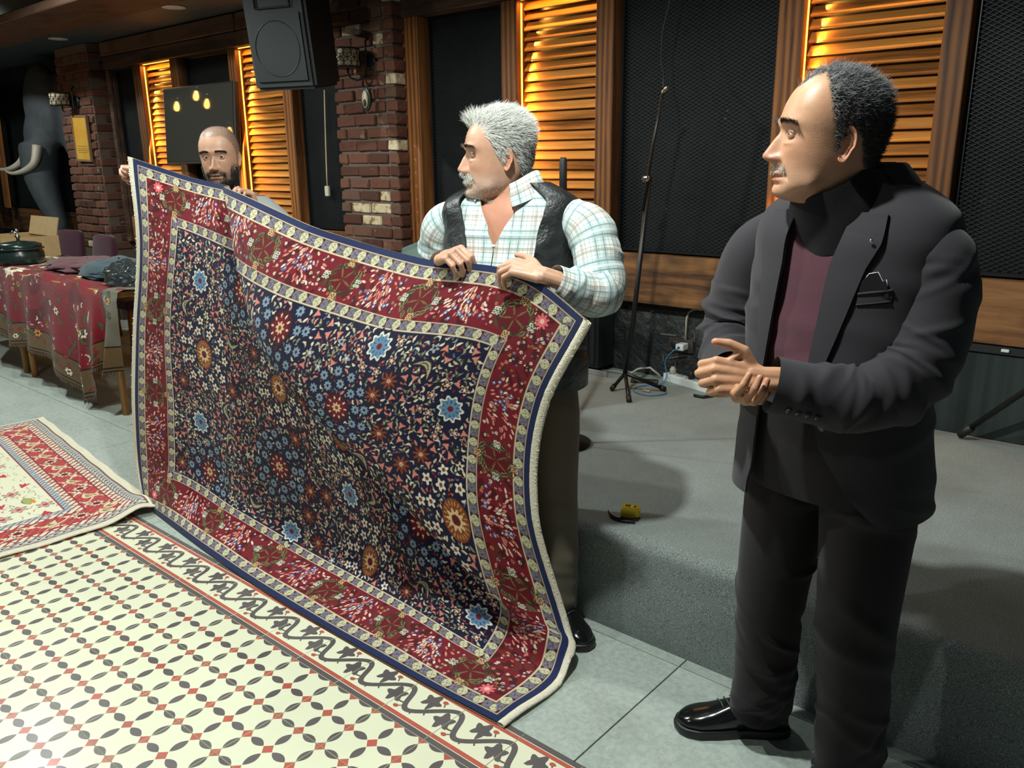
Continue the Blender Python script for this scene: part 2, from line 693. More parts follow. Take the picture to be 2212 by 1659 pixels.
# ================================================================ stage
SZ = 0.355
prof = [(1.0, 0.0), (0.995, 0.06), (1.0, 0.2), (1.002, 0.30)]
for k in range(7):
    a = pi - pi / 2 * k / 6
    prof.append((1.045 + 0.043 * cos(a), 0.312 + 0.043 * sin(a)))
prof += [(1.4, SZ), (1.9, SZ), (2.4, SZ), (2.86, SZ)]
xs = np.linspace(0.25, 5.0, 60)
V, F = [], []
for ix, x in enumerate(xs):
    for k, (y, z) in enumerate(prof):
        bow = 0.012 * sin(x * 5.1) * max(0, 1 - z / 0.3) if k > 0 else 0
        V.append((x, y + bow, z))
n = len(prof)
for i in range(len(xs) - 1):
    for k in range(n - 1):
        F.append((i * n + k, (i + 1) * n + k, (i + 1) * n + k + 1, i * n + k + 1))
F.append(tuple(range(n)) + (len(V),))
V.append((0.25, 2.86, 0))
stage = ob('stage', new_mesh('stage', V, F, [M['carpet']], smooth=True))
tag(stage, 'low stage covered in speckled dark grey carpet', 'stage')

# ================================================================ back wall
WY = 2.80
wall = struct(box('wall_back', -10, 5, 2.90, 3.05, 0, 2.9, M['plaster']))


def wbox(name, x0, x1, y0, y1, z0, z1, mat, bevel=0.0, parent=wall):
    o = box(name, x0, x1, y0, y1, z0, z1, mat, parent, bevel)
    o.location = o.location - parent.location
    return o


struct(box('wall_left', -10.1, -10, -5, 3, 0, 2.9, M['plaster']))
# raised dark plinth panels under the planks
wbox('plinth_panel', 0.25, 5, 2.862, 2.899, SZ, 0.775, M['plaster'])
wbox('plinth_panel', -10, 0.2, 2.862, 2.899, 0, 0.775, M['plaster'])


def mesh_panel(x0, x1, z0=1.055, z1=2.42):
    wbox('panel_board', x0, x1, 2.842, 2.899, z0, z1, M['backing'])
    fr = MB()
    for a, b, c, d in ((x0, x1, z0, z0 + 0.014), (x0, x1, z1 - 0.014, z1)):
        fr.box(a, b, 2.815, 2.845, c, d)
    for a in (x0, x1 - 0.014):
        fr.box(a, a + 0.014, 2.815, 2.845, z0, z1)
    o = fr.build('panel_frame', M['black_metal'], wall)
    o.location = -wall.location
    g = MB()
    px, pz = 0.037, 0.0195
    s = pz / px
    r = 0.0013
    for sg in (1, -1):
        k0 = -int((z1 - z0) / pz) - 2
        for k in range(k0, int((x1 - x0) / px) + int((z1 - z0) / pz) + 2):
            # line z = z0 + sg*s*(x - xk)
            xk = x0 + k * px if sg == 1 else x0 + k * px
            pts = []
            for xx in (x0, x1):
                pts.append((xx, z0 + sg * s * (xx - xk)))
            (xa, za), (xb, zb) = pts
            t0, t1 = 0.0, 1.0
            dz = zb - za
            ta, tb = (z0 - za) / dz, (z1 - za) / dz
            lo, hi = min(ta, tb), max(ta, tb)
            t0, t1 = max(t0, lo), min(t1, hi)
            if t1 - t0 < 0.01:
                continue
            A = (xa + (xb - xa) * t0, za + dz * t0)
            B = (xa + (xb - xa) * t1, za + dz * t1)
            L = math.hypot(B[0] - A[0], B[1] - A[1])
            nx, nz = -(B[1] - A[1]) / L * r, (B[0] - A[0]) / L * r
            y = 2.828 + 0.002 * sg
            V = [(A[0] - nx, y, A[1] - nz), (B[0] - nx, y, B[1] - nz), (B[0] + nx, y, B[1] + nz), (A[0] + nx, y, A[1] + nz)]
            V += [(p[0], y + 0.003, p[2]) for p in V]
            g.add(V, [(0, 1, 2, 3), (4, 7, 6, 5), (0, 4, 5, 1), (3, 2, 6, 7)])
    o = g.build('expanded_metal_mesh', M['wire'], wall)
    o.location = -wall.location
    o['kind'] = 'stuff'


for a, b in ((-0.594, 0.086), (0.868, 1.758), (2.556, 4.6), (-4.92, -4.42), (-3.61, -2.81), (-1.99, -1.33), (-8.6, -5.8)):
    mesh_panel(a, b, z1=2.42)

LED = (1.0, 0.47, 0.075)


def shutter(x0, x1, pl, pr, label, z0=1.05, z1=2.42, pw=1.0):
    """louvred bay: posts at both sides, sill rail, slats, amber strip in the reveal"""
    root = thing('louvred_shutter', label, 'shutter', ((x0 + x1) / 2, 2.80, z0), group='louvred shutters on the back wall')
    def sub(name, a, b, c, d, e, f, m, bv=0.0):
        o = box(name, a, b, c, d, e, f, m, root, bv)
        o.location = o.location - root.location
        return o
    sub('post', pl, x0, 2.735, 2.86, z0, z1, M['post'], 0.004)
    sub('post', x1, pr, 2.735, 2.86, z0, z1, M['post'], 0.004)
    sub('back_board', x0, x1, 2.872, 2.90, z0, z1, M['black'])
    sub('bottom_rail', x0, x1, 2.755, 2.86, z0 - 0.0, z0 + 0.055, M['post'], 0.003)
    pitch = 0.0545
    n = int((z1 - z0 - 0.055) / pitch)
    me = box_me('slat', x1 - x0 - 0.004, 0.0115, 0.058, M['slat'], 0.0035)
    for k in range(n):
        o = ob('slat', me, root, (0, 0.015, 0.085 + k * pitch), (radians(-38 + random.uniform(-2.5, 2.5)), radians(random.uniform(-0.35, 0.35)), 0))
    st = MB().box(x0 + 0.0005, x0 + 0.004, 2.772, 2.782, z0 + 0.06, z1 - 0.02)
    o = st.build('led_strip', M['amber_led'], root)
    o.location = -root.location
    st = MB().box(x0 + 0.01, x1 - 0.01, 2.762, 2.772, z1 - 0.006, z1 - 0.002)
    o = st.build('led_strip', M['amber_led'], root)
    o.location = -root.location
    area('amber_strip_light', (x0 + 0.012, 2.744, (z0 + z1) / 2 + 0.03), (0, radians(-78), radians(52)), z1 - z0 - 0.1, 0.012, 7.5 * pw, LED)
    area('amber_top_light', ((x0 + x1) / 2, 2.757, z1 - 0.012), (radians(14), 0, 0), x1 - x0 - 0.04, 0.012, 2.2 * pw, LED)
    return root


shutter(0.208, 0.757, 0.086, 0.868, 'glowing louvred shutter behind the silver-haired man')
shutter(1.877, 2.455, 1.758, 2.556, 'glowing louvred shutter behind the man in the suit')
shutter(-4.276, -3.735, -4.42, -3.61, 'glowing louvred shutter left of the television')
shutter(-2.70, -2.105, -2.81, -1.99, 'glowing louvred shutter right of the television, partly behind the loudspeaker')

for x0, x1 in ((-0.74, 0.80), (0.803, 2.62), (2.623, 4.8), (-4.9, -1.33), (-8.6, -5.85)):
    wbox('plank', x0, x1, 2.775, 2.899, 0.775, 1.045, M['plank'], 0.004)
wbox('post', -0.735, -0.597, 2.72, 2.899, SZ, 2.42, M['post'], 0.004)
for x0, x1 in ((-4.93, -2.6), (-2.597, -0.74), (-0.737, 1.6), (1.603, 4.8)):
    wbox('header_plank', x0, x1, 2.70, 2.899, 2.42, 2.53, M['beam'], 0.006)
    wbox('header_plank', x0 + 0.02, x1, 2.68, 2.899, 2.533, 2.655, M['beam'], 0.006)
wbox('post', -4.985, -4.92, 2.74, 2.899, 0.8, 2.42, M['beam'], 0.004)
for (x, z, w, h) in ((1.19, 0.60, 0.10, 0.008), (1.29, 0.598, 0.03, 0.007), (1.25, 0.483, 0.12, 0.007), (1.08, 0.72, 0.03, 0.008),
                     (1.35, 0.60, 0.006, 0.05), (1.16, 0.46, 0.008, 0.04), (1.24, 0.44, 0.008, 0.03), (1.45, 0.72, 0.07, 0.006),
                     (1.02, 0.39, 0.025, 0.006), (1.30, 0.71, 0.02, 0.006), (1.57, 0.715, 0.006, 0.02)):
    me = box_me('plaster_flake', w, 0.008, h, M['flake'], 0.0015, jitter=0.002, seed=int(x * 100))
    o = ob('plaster_flake', me, wall, (x, 2.860, z), (0, random.uniform(-0.3, 0.3), 0))
    o.location = o.location - wall.location

# ================================================================ ceiling
ceil = struct(box('ceiling', -10, 5, -5, 2.9, 2.9, 2.98, plain('dark_ceiling', (0.05, 0.045, 0.055), 0.8)))
soff = struct(box('trim_1', -10, 5, 1.75, 2.9, 2.665, 2.899, plain('dark_soffit', (0.05, 0.072, 0.085), 0.6)))
bb = box('ceiling_beam', -10, 5, 1.52, 2.03, 2.60, 2.664, M['beam'], None, 0.008)
tag(bb, 'brown wooden beam running along under the dark ceiling', 'beam')
for x, y, w in ((-2.72, 2.28, 'nearest the loudspeaker'), (-4.95, 2.34, 'above the brick pillar with the gold plaque')):
    r = thing('downlight', 'round white recessed ceiling light ' + w, 'light', (x, y, 2.664), group='recessed downlights in the soffit')
    MB().lathe([(0.062, 0.0), (0.085, -0.001), (0.085, -0.006), (0.062, -0.006)], 24).build('trim_ring', M['white_plastic'], r)
    MB().lathe([(0.001, -0.003), (0.06, -0.003), (0.06, -0.001), (0.001, -0.0005)], 24).build('lens', plain('frosted', (0.5, 0.5, 0.47), 0.5), r)

# ================================================================ brick pillars
BV = [box_me('brick', 1, 1, 1, M['brick']) for _ in range(1)]


def brick_set(L, H, D, n, mat):
    return [box_me('brick', L, D, H, mat, 0.007, jitter=0.0028, seed=i + int(L * 1000)) for i in range(n)]


BR = {('f', 0): brick_set(0.196, 0.064, 0.1, 5, M['brick']), ('h', 0): brick_set(0.09, 0.064, 0.1, 4, M['brick']),
      ('f', 1): brick_set(0.196, 0.064, 0.1, 2, M['brick_pale']), ('h', 1): brick_set(0.09, 0.064, 0.1, 2, M['brick_pale'])}


def pillar(x0, x1, yf, yb, z0, z1, label, pale):
    root = thing('brick_pillar', label, 'pillar', ((x0 + x1) / 2, (yf + yb) / 2, 0))
    root['group'] = 'brick pillars on the back wall'
    core = box('mortar_core', x0 + 0.016, x1 - 0.016, yf + 0.016, yb, 0 if z0 < 1 else z0, z1, M['mortar'], root)
    core.location = core.location - root.location
    k, z = 0, z0
    while z + 0.07 < z1:
        # front face
        x = x0
        first = True
        while x < x1 - 0.03:
            kind = 'h' if (first and k % 2) else 'f'
            L = 0.196 if kind == 'f' else 0.09
            if x + L > x1 + 0.004:
                kind, L = 'h', 0.09
            if x + L > x1 + 0.03:
                break
            first = False
            p = 1 if random.random() < pale else 0
            o = ob('brick', random.choice(BR[(kind, p)]), root,
                   (x + L / 2 + random.uniform(-0.003, 0.003), yf + 0.05 + random.uniform(-0.006, 0.006), z + 0.032),
                   (random.uniform(-0.015, 0.015), random.uniform(-0.012, 0.012), random.uniform(-0.02, 0.02)))
            o.location = o.location - root.location
            x += L + 0.013
        # right-hand side face
        y = yf + (0.115 if k % 2 else 0.012)
        while y < yb - 0.05:
            kind = 'f' if y + 0.196 < yb + 0.03 else 'h'
            L = 0.196 if kind == 'f' else 0.09
            o = ob('brick', random.choice(BR[(kind, 0)]), root, (x1 - 0.05 + random.uniform(-0.006, 0.006), y + L / 2, z + 0.032), (0, 0, pi / 2))
            o.location = o.location - root.location
            y += L + 0.013
        z += 0.0815
        k += 1
    return root


pillar(-1.325, -0.722, 2.62, 2.86, 0.80, 2.64, 'brown brick pillar with wall lamp and eye plaque, beside the loudspeaker', 0.16)
pillar(-5.78, -5.03, 2.60, 2.86, 0.72, 2.66, 'brown brick pillar with gold plaque in the far left', 0.08)

# ================================================================ wall lamps
M['shade'] = plain('parchment_shade', (0.62, 0.52, 0.36), 0.8, var=0.15)


def sconce(x, yw, z, label):
    r = thing('wall_lamp', label, 'lamp', (x, yw, z), group='wall lamps on the pillars')
    MB().lathe([(0.001, 0), (0.055, 0), (0.055, -0.012), (0.045, -0.02), (0.001, -0.022)], 20, axis='y').build('back_plate', M['black_metal'], r, (0.02, 0.012, -0.02))
    MB().tube([(0.02, -0.01, 0.12), (0.02, -0.03, 0.10), (0.02, -0.035, 0.0), (0.02, -0.035, -0.09), (0.0, -0.05, -0.125),
               (-0.03, -0.07, -0.135), (-0.07, -0.09, -0.12), (-0.085, -0.1, -0.10), (-0.085, -0.1, -0.05)], 0.007, 8).build('arm', M['black_metal'], r)
    s = MB().lathe([(0.089, -0.055), (0.09, -0.055), (0.09, 0.055), (0.088, 0.055)], 28).build('shade', M['shade'], r, (-0.085, -0.115, 0.0))
    g = MB()
    for zz in (-0.056, 0.056):
        g.lathe([(0.090, zz - 0.004), (0.094, zz - 0.004), (0.094, zz + 0.004), (0.090, zz + 0.004)], 28)
    for row in (-0.027, 0.027, 0.0):
        for k in range(12):
            a0 = 2 * pi * (k + (0.5 if row == 0 else 0)) / 12
            pts = []
            for q in range(17):
                w = 2 * pi * q / 16
                a = a0 + 0.30 * cos(w)
                pts.append((0.0925 * cos(a), 0.0925 * sin(a), row + 0.027 * sin(w)))
            g.tube(pts, 0.0018, 4, cap=False)
    g.build('lattice', M['black_metal'], s)
    return r


sconce(-0.955, 2.615, 2.19, 'drum-shaded wall lamp with ring lattice, on the pillar beside the loudspeaker')
sconce(-5.38, 2.595, 2.17, 'drum-shaded wall lamp above the gold plaque')

# eye plaque
r = thing('eye_plaque', 'oval eye-shaped plaque hung on the brick pillar', 'plaque', (-0.985, 2.612, 1.945))
for nm, sx, sz, y, c, dz in (('rim', 0.045, 0.075, 0.0, (0.03, 0.06, 0.055), 0), ('white', 0.030, 0.057, -0.009, (0.62, 0.50, 0.36), -0.002),
                             ('iris', 0.016, 0.024, -0.014, (0.02, 0.05, 0.05), -0.027), ('pupil', 0.007, 0.011, -0.018, (0.10, 0.10, 0.06), -0.030)):
    m = MB().lathe([(0.001, 0), (0.8, 0), (1, -0.3), (0.9, -0.8), (0.001, -1)], 24, axis='y')
    m.v = [(a * sx, b * 0.010, c2 * sz) for a, b, c2 in m.v]
    m.build(nm, plain('plaque_' + nm, c, 0.4, var=0.1), r, (0, y, dz))

# gold plaque on the far pillar
r = thing('gold_plaque', 'tall framed gold plaque with fine print on the far pillar', 'plaque', (-5.32, 2.585, 1.80), rot=(0, radians(2), 0))
f = MB()
for a, b, c, d in ((-0.17, 0.17, 0.20, 0.22), (-0.17, 0.17, -0.22, -0.20)):
    f.box(a, b, -0.02, 0.005, c, d)
for a in (-0.17, 0.152):
    f.box(a, a + 0.018, -0.02, 0.005, -0.2, 0.2)
f.build('frame', plain('gilt_frame', (0.30, 0.20, 0.12), 0.4, 0.3), r)


def gold_mat():
    t = NT('brushed_gold')
    v = t.coords((1, 1, 1), rnd=False)
    h = t.noise(v, 5, 3)
    t.base(t.ramp(h, [(0.3, (0.90, 0.42, 0.04)), (0.7, (0.95, 0.60, 0.12))]))
    return t.set(0.35, 0.35)


sh = MB().box(-0.152, 0.152, -0.012, 0.0, -0.2, 0.2).build('sheet', gold_mat(), r)
t = MB()
for k, (w, z) in enumerate(((0.11, -0.075), (0.13, -0.098), (0.12, -0.116), (0.10, -0.134))):
    t.box(-w, w, -0.0128, -0.011, z - 0.0025, z + 0.0025)
t.build('print', plain('sepia_print', (0.20, 0.10, 0.03), 0.6), sh)

# ================================================================ television
r = thing('television', 'dark flat television on a wall bracket between two shutters', 'television', (-3.19, 2.64, 1.86), rot=(radians(-4), 0, radians(2)))
box('case', -0.53, 0.53, 0.0, 0.05, -0.315, 0.315, M['black'], r, 0.006)
tvm = NT('dark_screen')
tvm.base((0.050, 0.048, 0.041))
box('screen', -0.512, 0.512, -0.004, 0.001, -0.295, 0.297, tvm.set(0.03, spec=0.5), r)
box('bracket', -0.1, 0.1, 0.05, 0.17, -0.1, 0.1, M['black_metal'], r)

# ================================================================ loudspeaker
r = thing('loudspeaker', 'large black loudspeaker hung high beside the brick pillar', 'loudspeaker', (-0.955, 2.1, 1.985), rot=(radians(8), 0, radians(20)))
V = []
for z in (0.0, 0.60):
    V += [(-0.215, -0.19, z), (0.215, -0.19, z), (0.15, 0.19, z), (-0.15, 0.19, z)]
bm = bmesh.new()
vs = [bm.verts.new(p) for p in V]
for q in ((3, 2, 1, 0), (4, 5, 6, 7), (0, 1, 5, 4), (1, 2, 6, 5), (2, 3, 7, 6), (3, 0, 4, 7)):
    bm.faces.new([vs[i] for i in q])
bmesh.ops.bevel(bm, geom=bm.edges[:], offset=0.02, segments=3, affect='EDGES')
me = bpy.data.meshes.new('cabinet')
bm.to_mesh(me)
bm.free()
me.materials.append(plain('textured_black', (0.008, 0.011, 0.013), 0.6, var=0.4, scale=200, bump=0.4))
ob('cabinet', me, r)
gr = MB().box(-0.175, 0.175, -0.203, -0.187, 0.05, 0.41).build('grille', plain('grille_black', (0.010, 0.014, 0.016), 0.5, var=0.5, scale=400), r)
MB().tube([(0.15 * cos(2 * pi * k / 40), 0, 0.15 * sin(2 * pi * k / 40)) for k in range(41)], 0.003, 6, cap=False).build('woofer_ring', M['black_metal'], gr, (0, -0.203, 0.225))
hn = MB()
hn.box(-0.12, 0.12, -0.20, -0.187, 0.44, 0.445).box(-0.12, 0.12, -0.20, -0.187, 0.575, 0.58)
hn.box(-0.12, -0.115, -0.20, -0.187, 0.44, 0.58).box(0.115, 0.12, -0.20, -0.187, 0.44, 0.58)
hn.add([(-0.115, -0.192, 0.445), (0.115, -0.192, 0.445), (0.115, -0.192, 0.575), (-0.115, -0.192, 0.575), (-0.02, -0.18, 0.48), (0.02, -0.18, 0.48), (0.02, -0.18, 0.54), (-0.02, -0.18, 0.54)],
       [(0, 1, 5, 4), (1, 2, 6, 5), (2, 3, 7, 6), (3, 0, 4, 7), (4, 5, 6, 7)])
hn.build('horn', M['black_metal'], r)
MB().tube([(0.0, 0.18, 0.35), (-0.05, 0.35, 0.36), (-0.22, 0.66, 0.36)], 0.022, 10).build('bracket', M['black_metal'], r)
c = MB().tube([(-1.675, 2.80, 2.05), (-1.68, 2.79, 1.8), (-1.70, 2.79, 1.5), (-1.705, 2.79, 1.37)], 0.005, 6).build('cord', M['canvas'])
c.name = 'hanging_cord'
tag(c, 'beige cord with a small switch hanging below the loudspeaker', 'cord')
b2 = box('inline_switch', -1.725, -1.685, 2.775, 2.80, 1.30, 1.375, plain('cream_plastic', (0.6, 0.55, 0.42), 0.4), c, 0.005)

# ================================================================ things on the stage
MB_ = MB()
# microphone stand by the shutters
r = thing('microphone_stand', 'thin black microphone stand in front of the dark mesh panel', 'microphone stand', (1.19, 2.42, SZ))
o = r.location
def rel(p): return tuple(Vector(p) - o)
MB().tube([rel((1.19, 2.42, 0.45)), rel((1.235, 2.42, 0.75)), rel((1.305, 2.42, 1.46))], 0.0125, 10).build('pole', M['black_metal'], r)
MB().tube([rel((1.285, 2.40, 1.30)), rel((1.33, 2.40, 1.60)), rel((1.375, 2.40, 1.84))], 0.0075, 8).build('boom', M['black_metal'], r)
MB().tube([rel((1.375, 2.40, 1.835)), rel((1.40, 2.40, 1.87))], 0.010, 8).build('clip', M['chrome'], r)
MB().lathe([(0.001, -0.02), (0.017, -0.02), (0.017, 0.02), (0.001, 0.02)], 12, axis='y').build('clutch', M['chrome'], r, rel((1.303, 2.40, 1.455)))
for p in ((1.107, 2.43, SZ), (1.33, 2.60, SZ), (1.30, 2.30, SZ)):
    q = Vector(p)
    mid = Vector((1.195, 2.42, 0.47))
    l = MB().tube([rel(mid), rel(q.lerp(mid, 0.03) + Vector((0, 0, 0.012)))], 0.010, 8).build('leg', M['black_metal'], r)
    d = (q - mid).normalized()
    MB().tube([rel(q - d * 0.03 + Vector((0, 0, 0.012))), rel(q + Vector((0, 0, 0.012)))], 0.014, 8).build('rubber_foot', M['black'], l)
MB().tube([rel((1.375, 2.40, 1.86)), rel((1.345, 2.45, 1.93)), rel((1.30, 2.5, 1.98)), rel((1.27, 2.55, 2.12)), rel((1.285, 2.6, 2.3)), rel((1.36, 2.66, 2.62))], 0.0032, 6).build('cable', M['black'], r)
# second stand behind the silver haired man
r = thing('microphone_stand', 'black microphone on a straight stand behind the silver-haired man', 'microphone stand', (1.41, 1.6, SZ))
MB().tube([(0, 0, 0.03), (0, 0, 1.06)], 0.0095, 10).build('pole', M['black_metal'], r)
MB().lathe([(0.001, 0.0), (0.12, 0.0), (0.125, 0.012), (0.03, 0.028), (0.011, 0.05)], 24).build('base', M['black_metal'], r)
MB().lathe([(0.008, 1.05), (0.0155, 1.06), (0.0155, 1.19), (0.011, 1.2)], 12).build('microphone', M['black'], r)
# tripod of a loudspeaker stand at the right edge
r = thing('speaker_stand', 'black tripod stand leg resting on the stage at the right edge', 'stand', (3.20, 2.50, SZ))
MB().tube([(0, 0, 0.2), (0, 0, 1.5)], 0.019, 10).build('pole', M['black_metal'], r)
MB().tube([(0, 0, 0.5), (0, 0, 0.6)], 0.03, 10).build('collar', M['black'], r)
for p in ((-0.485, 0.235, 0.016), (0.5, 0.2, 0.016), (0.05, -0.55, 0.016)):
    l = MB().tube([(p[0] * 0.04, p[1] * 0.04, 0.55), p], 0.0125, 8).build('leg', M['black_metal'], r)
    q = Vector(p)
    d = (q - Vector((0, 0, 0.55))).normalized()
    MB().tube([q - d * 0.07, q], 0.0175, 8).build('rubber_foot', M['black'], l)
    MB().tube([(0, 0, 0.22), tuple(Vector(p) * 0.5 + Vector((0, 0, 0.265)))], 0.008, 6).build('brace', M['black_metal'], r)

# ribbed dark cabinet by the wall and the dark panel at the right
r = thing('ribbed_cabinet', 'low dark cabinet with vertical ribs behind the silver-haired man', 'cabinet', (0.72, 2.74, SZ))
box('body', -0.30, 0.12, -0.06, 0.1, 0.03, 0.40, M['black'], r, 0.005).location.z += 0
for k in range(9):
    box('rib', -0.285 + 0.045 * k, -0.262 + 0.045 * k, -0.07, -0.058, 0.05, 0.385, M['black'], r, 0.003)
box('rail', -0.3, 0.2, -0.09, -0.075, 0.0, 0.03, plain('grey_rail', (0.3, 0.3, 0.3), 0.4), r, 0.002)


def streak():
    t = NT('streaked_board')
    v = t.coords((22, 22, 0.8), rnd=False)
    h = t.noise(v, 1.0, 3)
    t.base(t.ramp(h, [(0.3, (0.018, 0.026, 0.026)), (0.7, (0.040, 0.050, 0.048))]))
    t.bump(h, 0.2, 0.004)
    return t.set(0.75, spec=0.2)


r = thing('dark_board', 'dark panel board with vertical streaks under the right-hand plank', 'panel', (3.4, 2.80, SZ))
box('board', -1.05, 1.1, 0, 0.055, 0.0, 0.375, streak(), r, 0.004)
box('top_rail', -1.05, 1.1, -0.012, 0.055, 0.378, 0.415, M['black'], r, 0.003)
box('catch', -0.585, -0.555, -0.022, -0.012, 0.392, 0.405, M['white_plastic'], r, 0.002)

# covered box
V = [(-0.14, -0.3, 0), (0.62, -0.3, 0), (0.62, 0.30, 0), (-0.14, 0.3, 0), (0.03, -0.22, 0.762), (0.56, -0.22, 0.945), (0.56, 0.22, 0.965), (0.03, 0.22, 0.79)]
bm = bmesh.new()
vs = [bm.verts.new(p) for p in V]
for q in ((3, 2, 1, 0), (4, 5, 6, 7), (0, 1, 5, 4), (1, 2, 6, 5), (2, 3, 7, 6), (3, 0, 4, 7)):
    bm.faces.new([vs[i] for i in q])
bmesh.ops.bevel(bm, geom=bm.edges[:], offset=0.035, segments=3, affect='EDGES')
bmesh.ops.subdivide_edges(bm, edges=bm.edges[:], cuts=3, use_grid_fill=True)
for q in bm.verts:
    q.co.x += 0.012 * sin(q.co.z * 9 + q.co.y * 14)
    q.co.y += 0.012 * sin(q.co.z * 7 + q.co.x * 13)
me = bpy.data.meshes.new('cover')
bm.to_mesh(me)
bm.free()
me.polygons.foreach_set('use_smooth', np.ones(len(me.polygons), dtype=bool))
me.materials.append(plain('teal_cover', (0.085, 0.13, 0.115), 0.8, var=0.2, scale=12))
tag(ob('covered_equipment', me, None, (0.30, 1.86, SZ)), 'equipment on the stage draped in a dull teal cover', 'covered equipment')

# power strip, charger, phone and cables
px0 = Vector((1.215, 2.815, SZ))
px1 = Vector((1.53, 2.725, SZ))
ang = math.atan2(px1.y - px0.y, px1.x - px0.x)
r = thing('power_strip', 'white power strip lying on the stage by the wall', 'power strip', tuple((px0 + px1) / 2), ang)
box('body', -0.165, 0.165, -0.03, 0.03, 0.0, 0.045, M['white_plastic'], r, 0.006, 2)
for k in range(5):
    MB().lathe([(0.019, 0.0455), (0.019, 0.040), (0.0005, 0.040)], 16).build('socket', plain('socket_grey', (0.32, 0.33, 0.33), 0.5), r, (-0.125 + 0.0625 * k, 0, 0.0055))
for x in (0.02, 0.12):
    MB().lathe([(0.017, 0.045), (0.017, 0.075), (0.008, 0.09)], 12).build('plug', M['black'], r, (x, 0, 0))
MB().lathe([(0.018, 0.045), (0.018, 0.07), (0.009, 0.085)], 12).build('plug', plain('cream_plug', (0.55, 0.5, 0.4), 0.5), r, (-0.12, 0, 0))
c = MB().tube([(1.18, 2.80, SZ + 0.02), (1.12, 2.79, SZ + 0.06), (1.05, 2.78, SZ + 0.045), (1.0, 2.76, SZ + 0.008), (0.90, 2.78, SZ + 0.006), (0.7, 2.70, SZ + 0.006)], 0.006, 6).build('strip_cable', plain('beige_cable', (0.50, 0.45, 0.36), 0.5))
tag(c, 'beige mains cable curling behind the power strip', 'cable')
c = MB().tube([(1.55, 2.72, SZ + 0.012), (1.58, 2.66, SZ + 0.01), (1.55, 2.60, SZ + 0.01), (1.50, 2.60, SZ + 0.01)], 0.008, 6).build('black_cable', M['black'])
tag(c, 'short black cable at the right end of the power strip', 'cable')
c = MB().tube([(1.40, 2.852, 0.765), (1.34, 2.852, 0.762), (1.31, 2.852, 0.74), (1.30, 2.852, 0.70), (1.30, 2.852, 0.585)], 0.0065, 6).build('conduit', plain('conduit_beige', (0.42, 0.37, 0.28), 0.6))
tag(c, 'beige conduit bending down to the wall socket', 'conduit')
r = thing('wall_socket', 'dark double wall socket set in the flaking plaster', 'socket', (1.275, 2.858, 0.555))
box('plate', -0.075, 0.075, -0.012, 0.0, -0.04, 0.035, plain('dark_plate', (0.045, 0.032, 0.028), 0.5), r, 0.003)
MB().lathe([(0.001, -0.014), (0.028, -0.014), (0.028, -0.011)], 16, axis='y').build('outlet', M['black'], r, (-0.035, 0, 0))
r = thing('phone_charger', 'white phone charger plugged into the wall socket', 'charger', (1.30, 2.845, 0.556))
box('body', -0.024, 0.024, -0.062, 0.0, -0.018, 0.018, M['white_plastic'], r, 0.007, 3)
box('port', -0.008, 0.004, -0.0635, -0.0615, -0.006, 0.004, M['black'], r)
M['blue_cable'] = plain('blue_cable', (0.05, 0.24, 0.46), 0.45)
pts = [(1.298, 2.778, 0.553), (1.27, 2.755, 0.53), (1.225, 2.77, 0.47), (1.235, 2.775, 0.40), (1.245, 2.74, 0.372), (1.26, 2.66, 0.362), (1.335, 2.60, 0.36),
       (1.36, 2.54, 0.36), (1.31, 2.47, 0.36), (1.22, 2.48, 0.36), (1.175, 2.55, 0.36), (1.19, 2.62, 0.361), (1.215, 2.64, 0.363)]


def smooth_pts(P, n=6):
    P = [Vector(p) for p in P]
    out = []
    for i in range(len(P) - 1):
        a, b, c, d = P[max(i - 1, 0)], P[i], P[i + 1], P[min(i + 2, len(P) - 1)]
        for k in range(n):
            t = k / n
            out.append(0.5 * ((2 * b) + (c - a) * t + (2 * a - 5 * b + 4 * c - d) * t * t + (3 * b - a - 3 * c + d) * t ** 3))
    out.append(P[-1])
    return out


r = thing('charging_cable', 'bright blue charging cable looping on the carpet', 'cable', (1.25, 2.6, SZ))
MB().tube([p - r.location for p in smooth_pts(pts)], 0.0032, 6).build('cord', M['blue_cable'], r)
MB().tube([Vector((1.215, 2.64, 0.364)) - r.location, Vector((1.20, 2.655, 0.364)) - r.location], 0.006, 8).build('connector', plain('lit_connector', (0.3, 0.4, 0.9), 0.4, emit=(0.2, 0.35, 1.0), es=1.5), r)
MB().box(-0.012, 0.03, -0.075, -0.06, 0.004, 0.012).build('adapter', plain('brass_adapter', (0.5, 0.42, 0.3), 0.4), r)
r = thing('mobile_phone', 'black mobile phone charging on the stage carpet', 'phone', (1.14, 2.70, SZ + 0.001), radians(-62))
box('case', -0.037, 0.037, -0.075, 0.075, 0, 0.008, M['black'], r, 0.0035, 2)
box('screen', -0.034, 0.034, -0.071, 0.071, 0.0078, 0.0086, tvm.m, r)

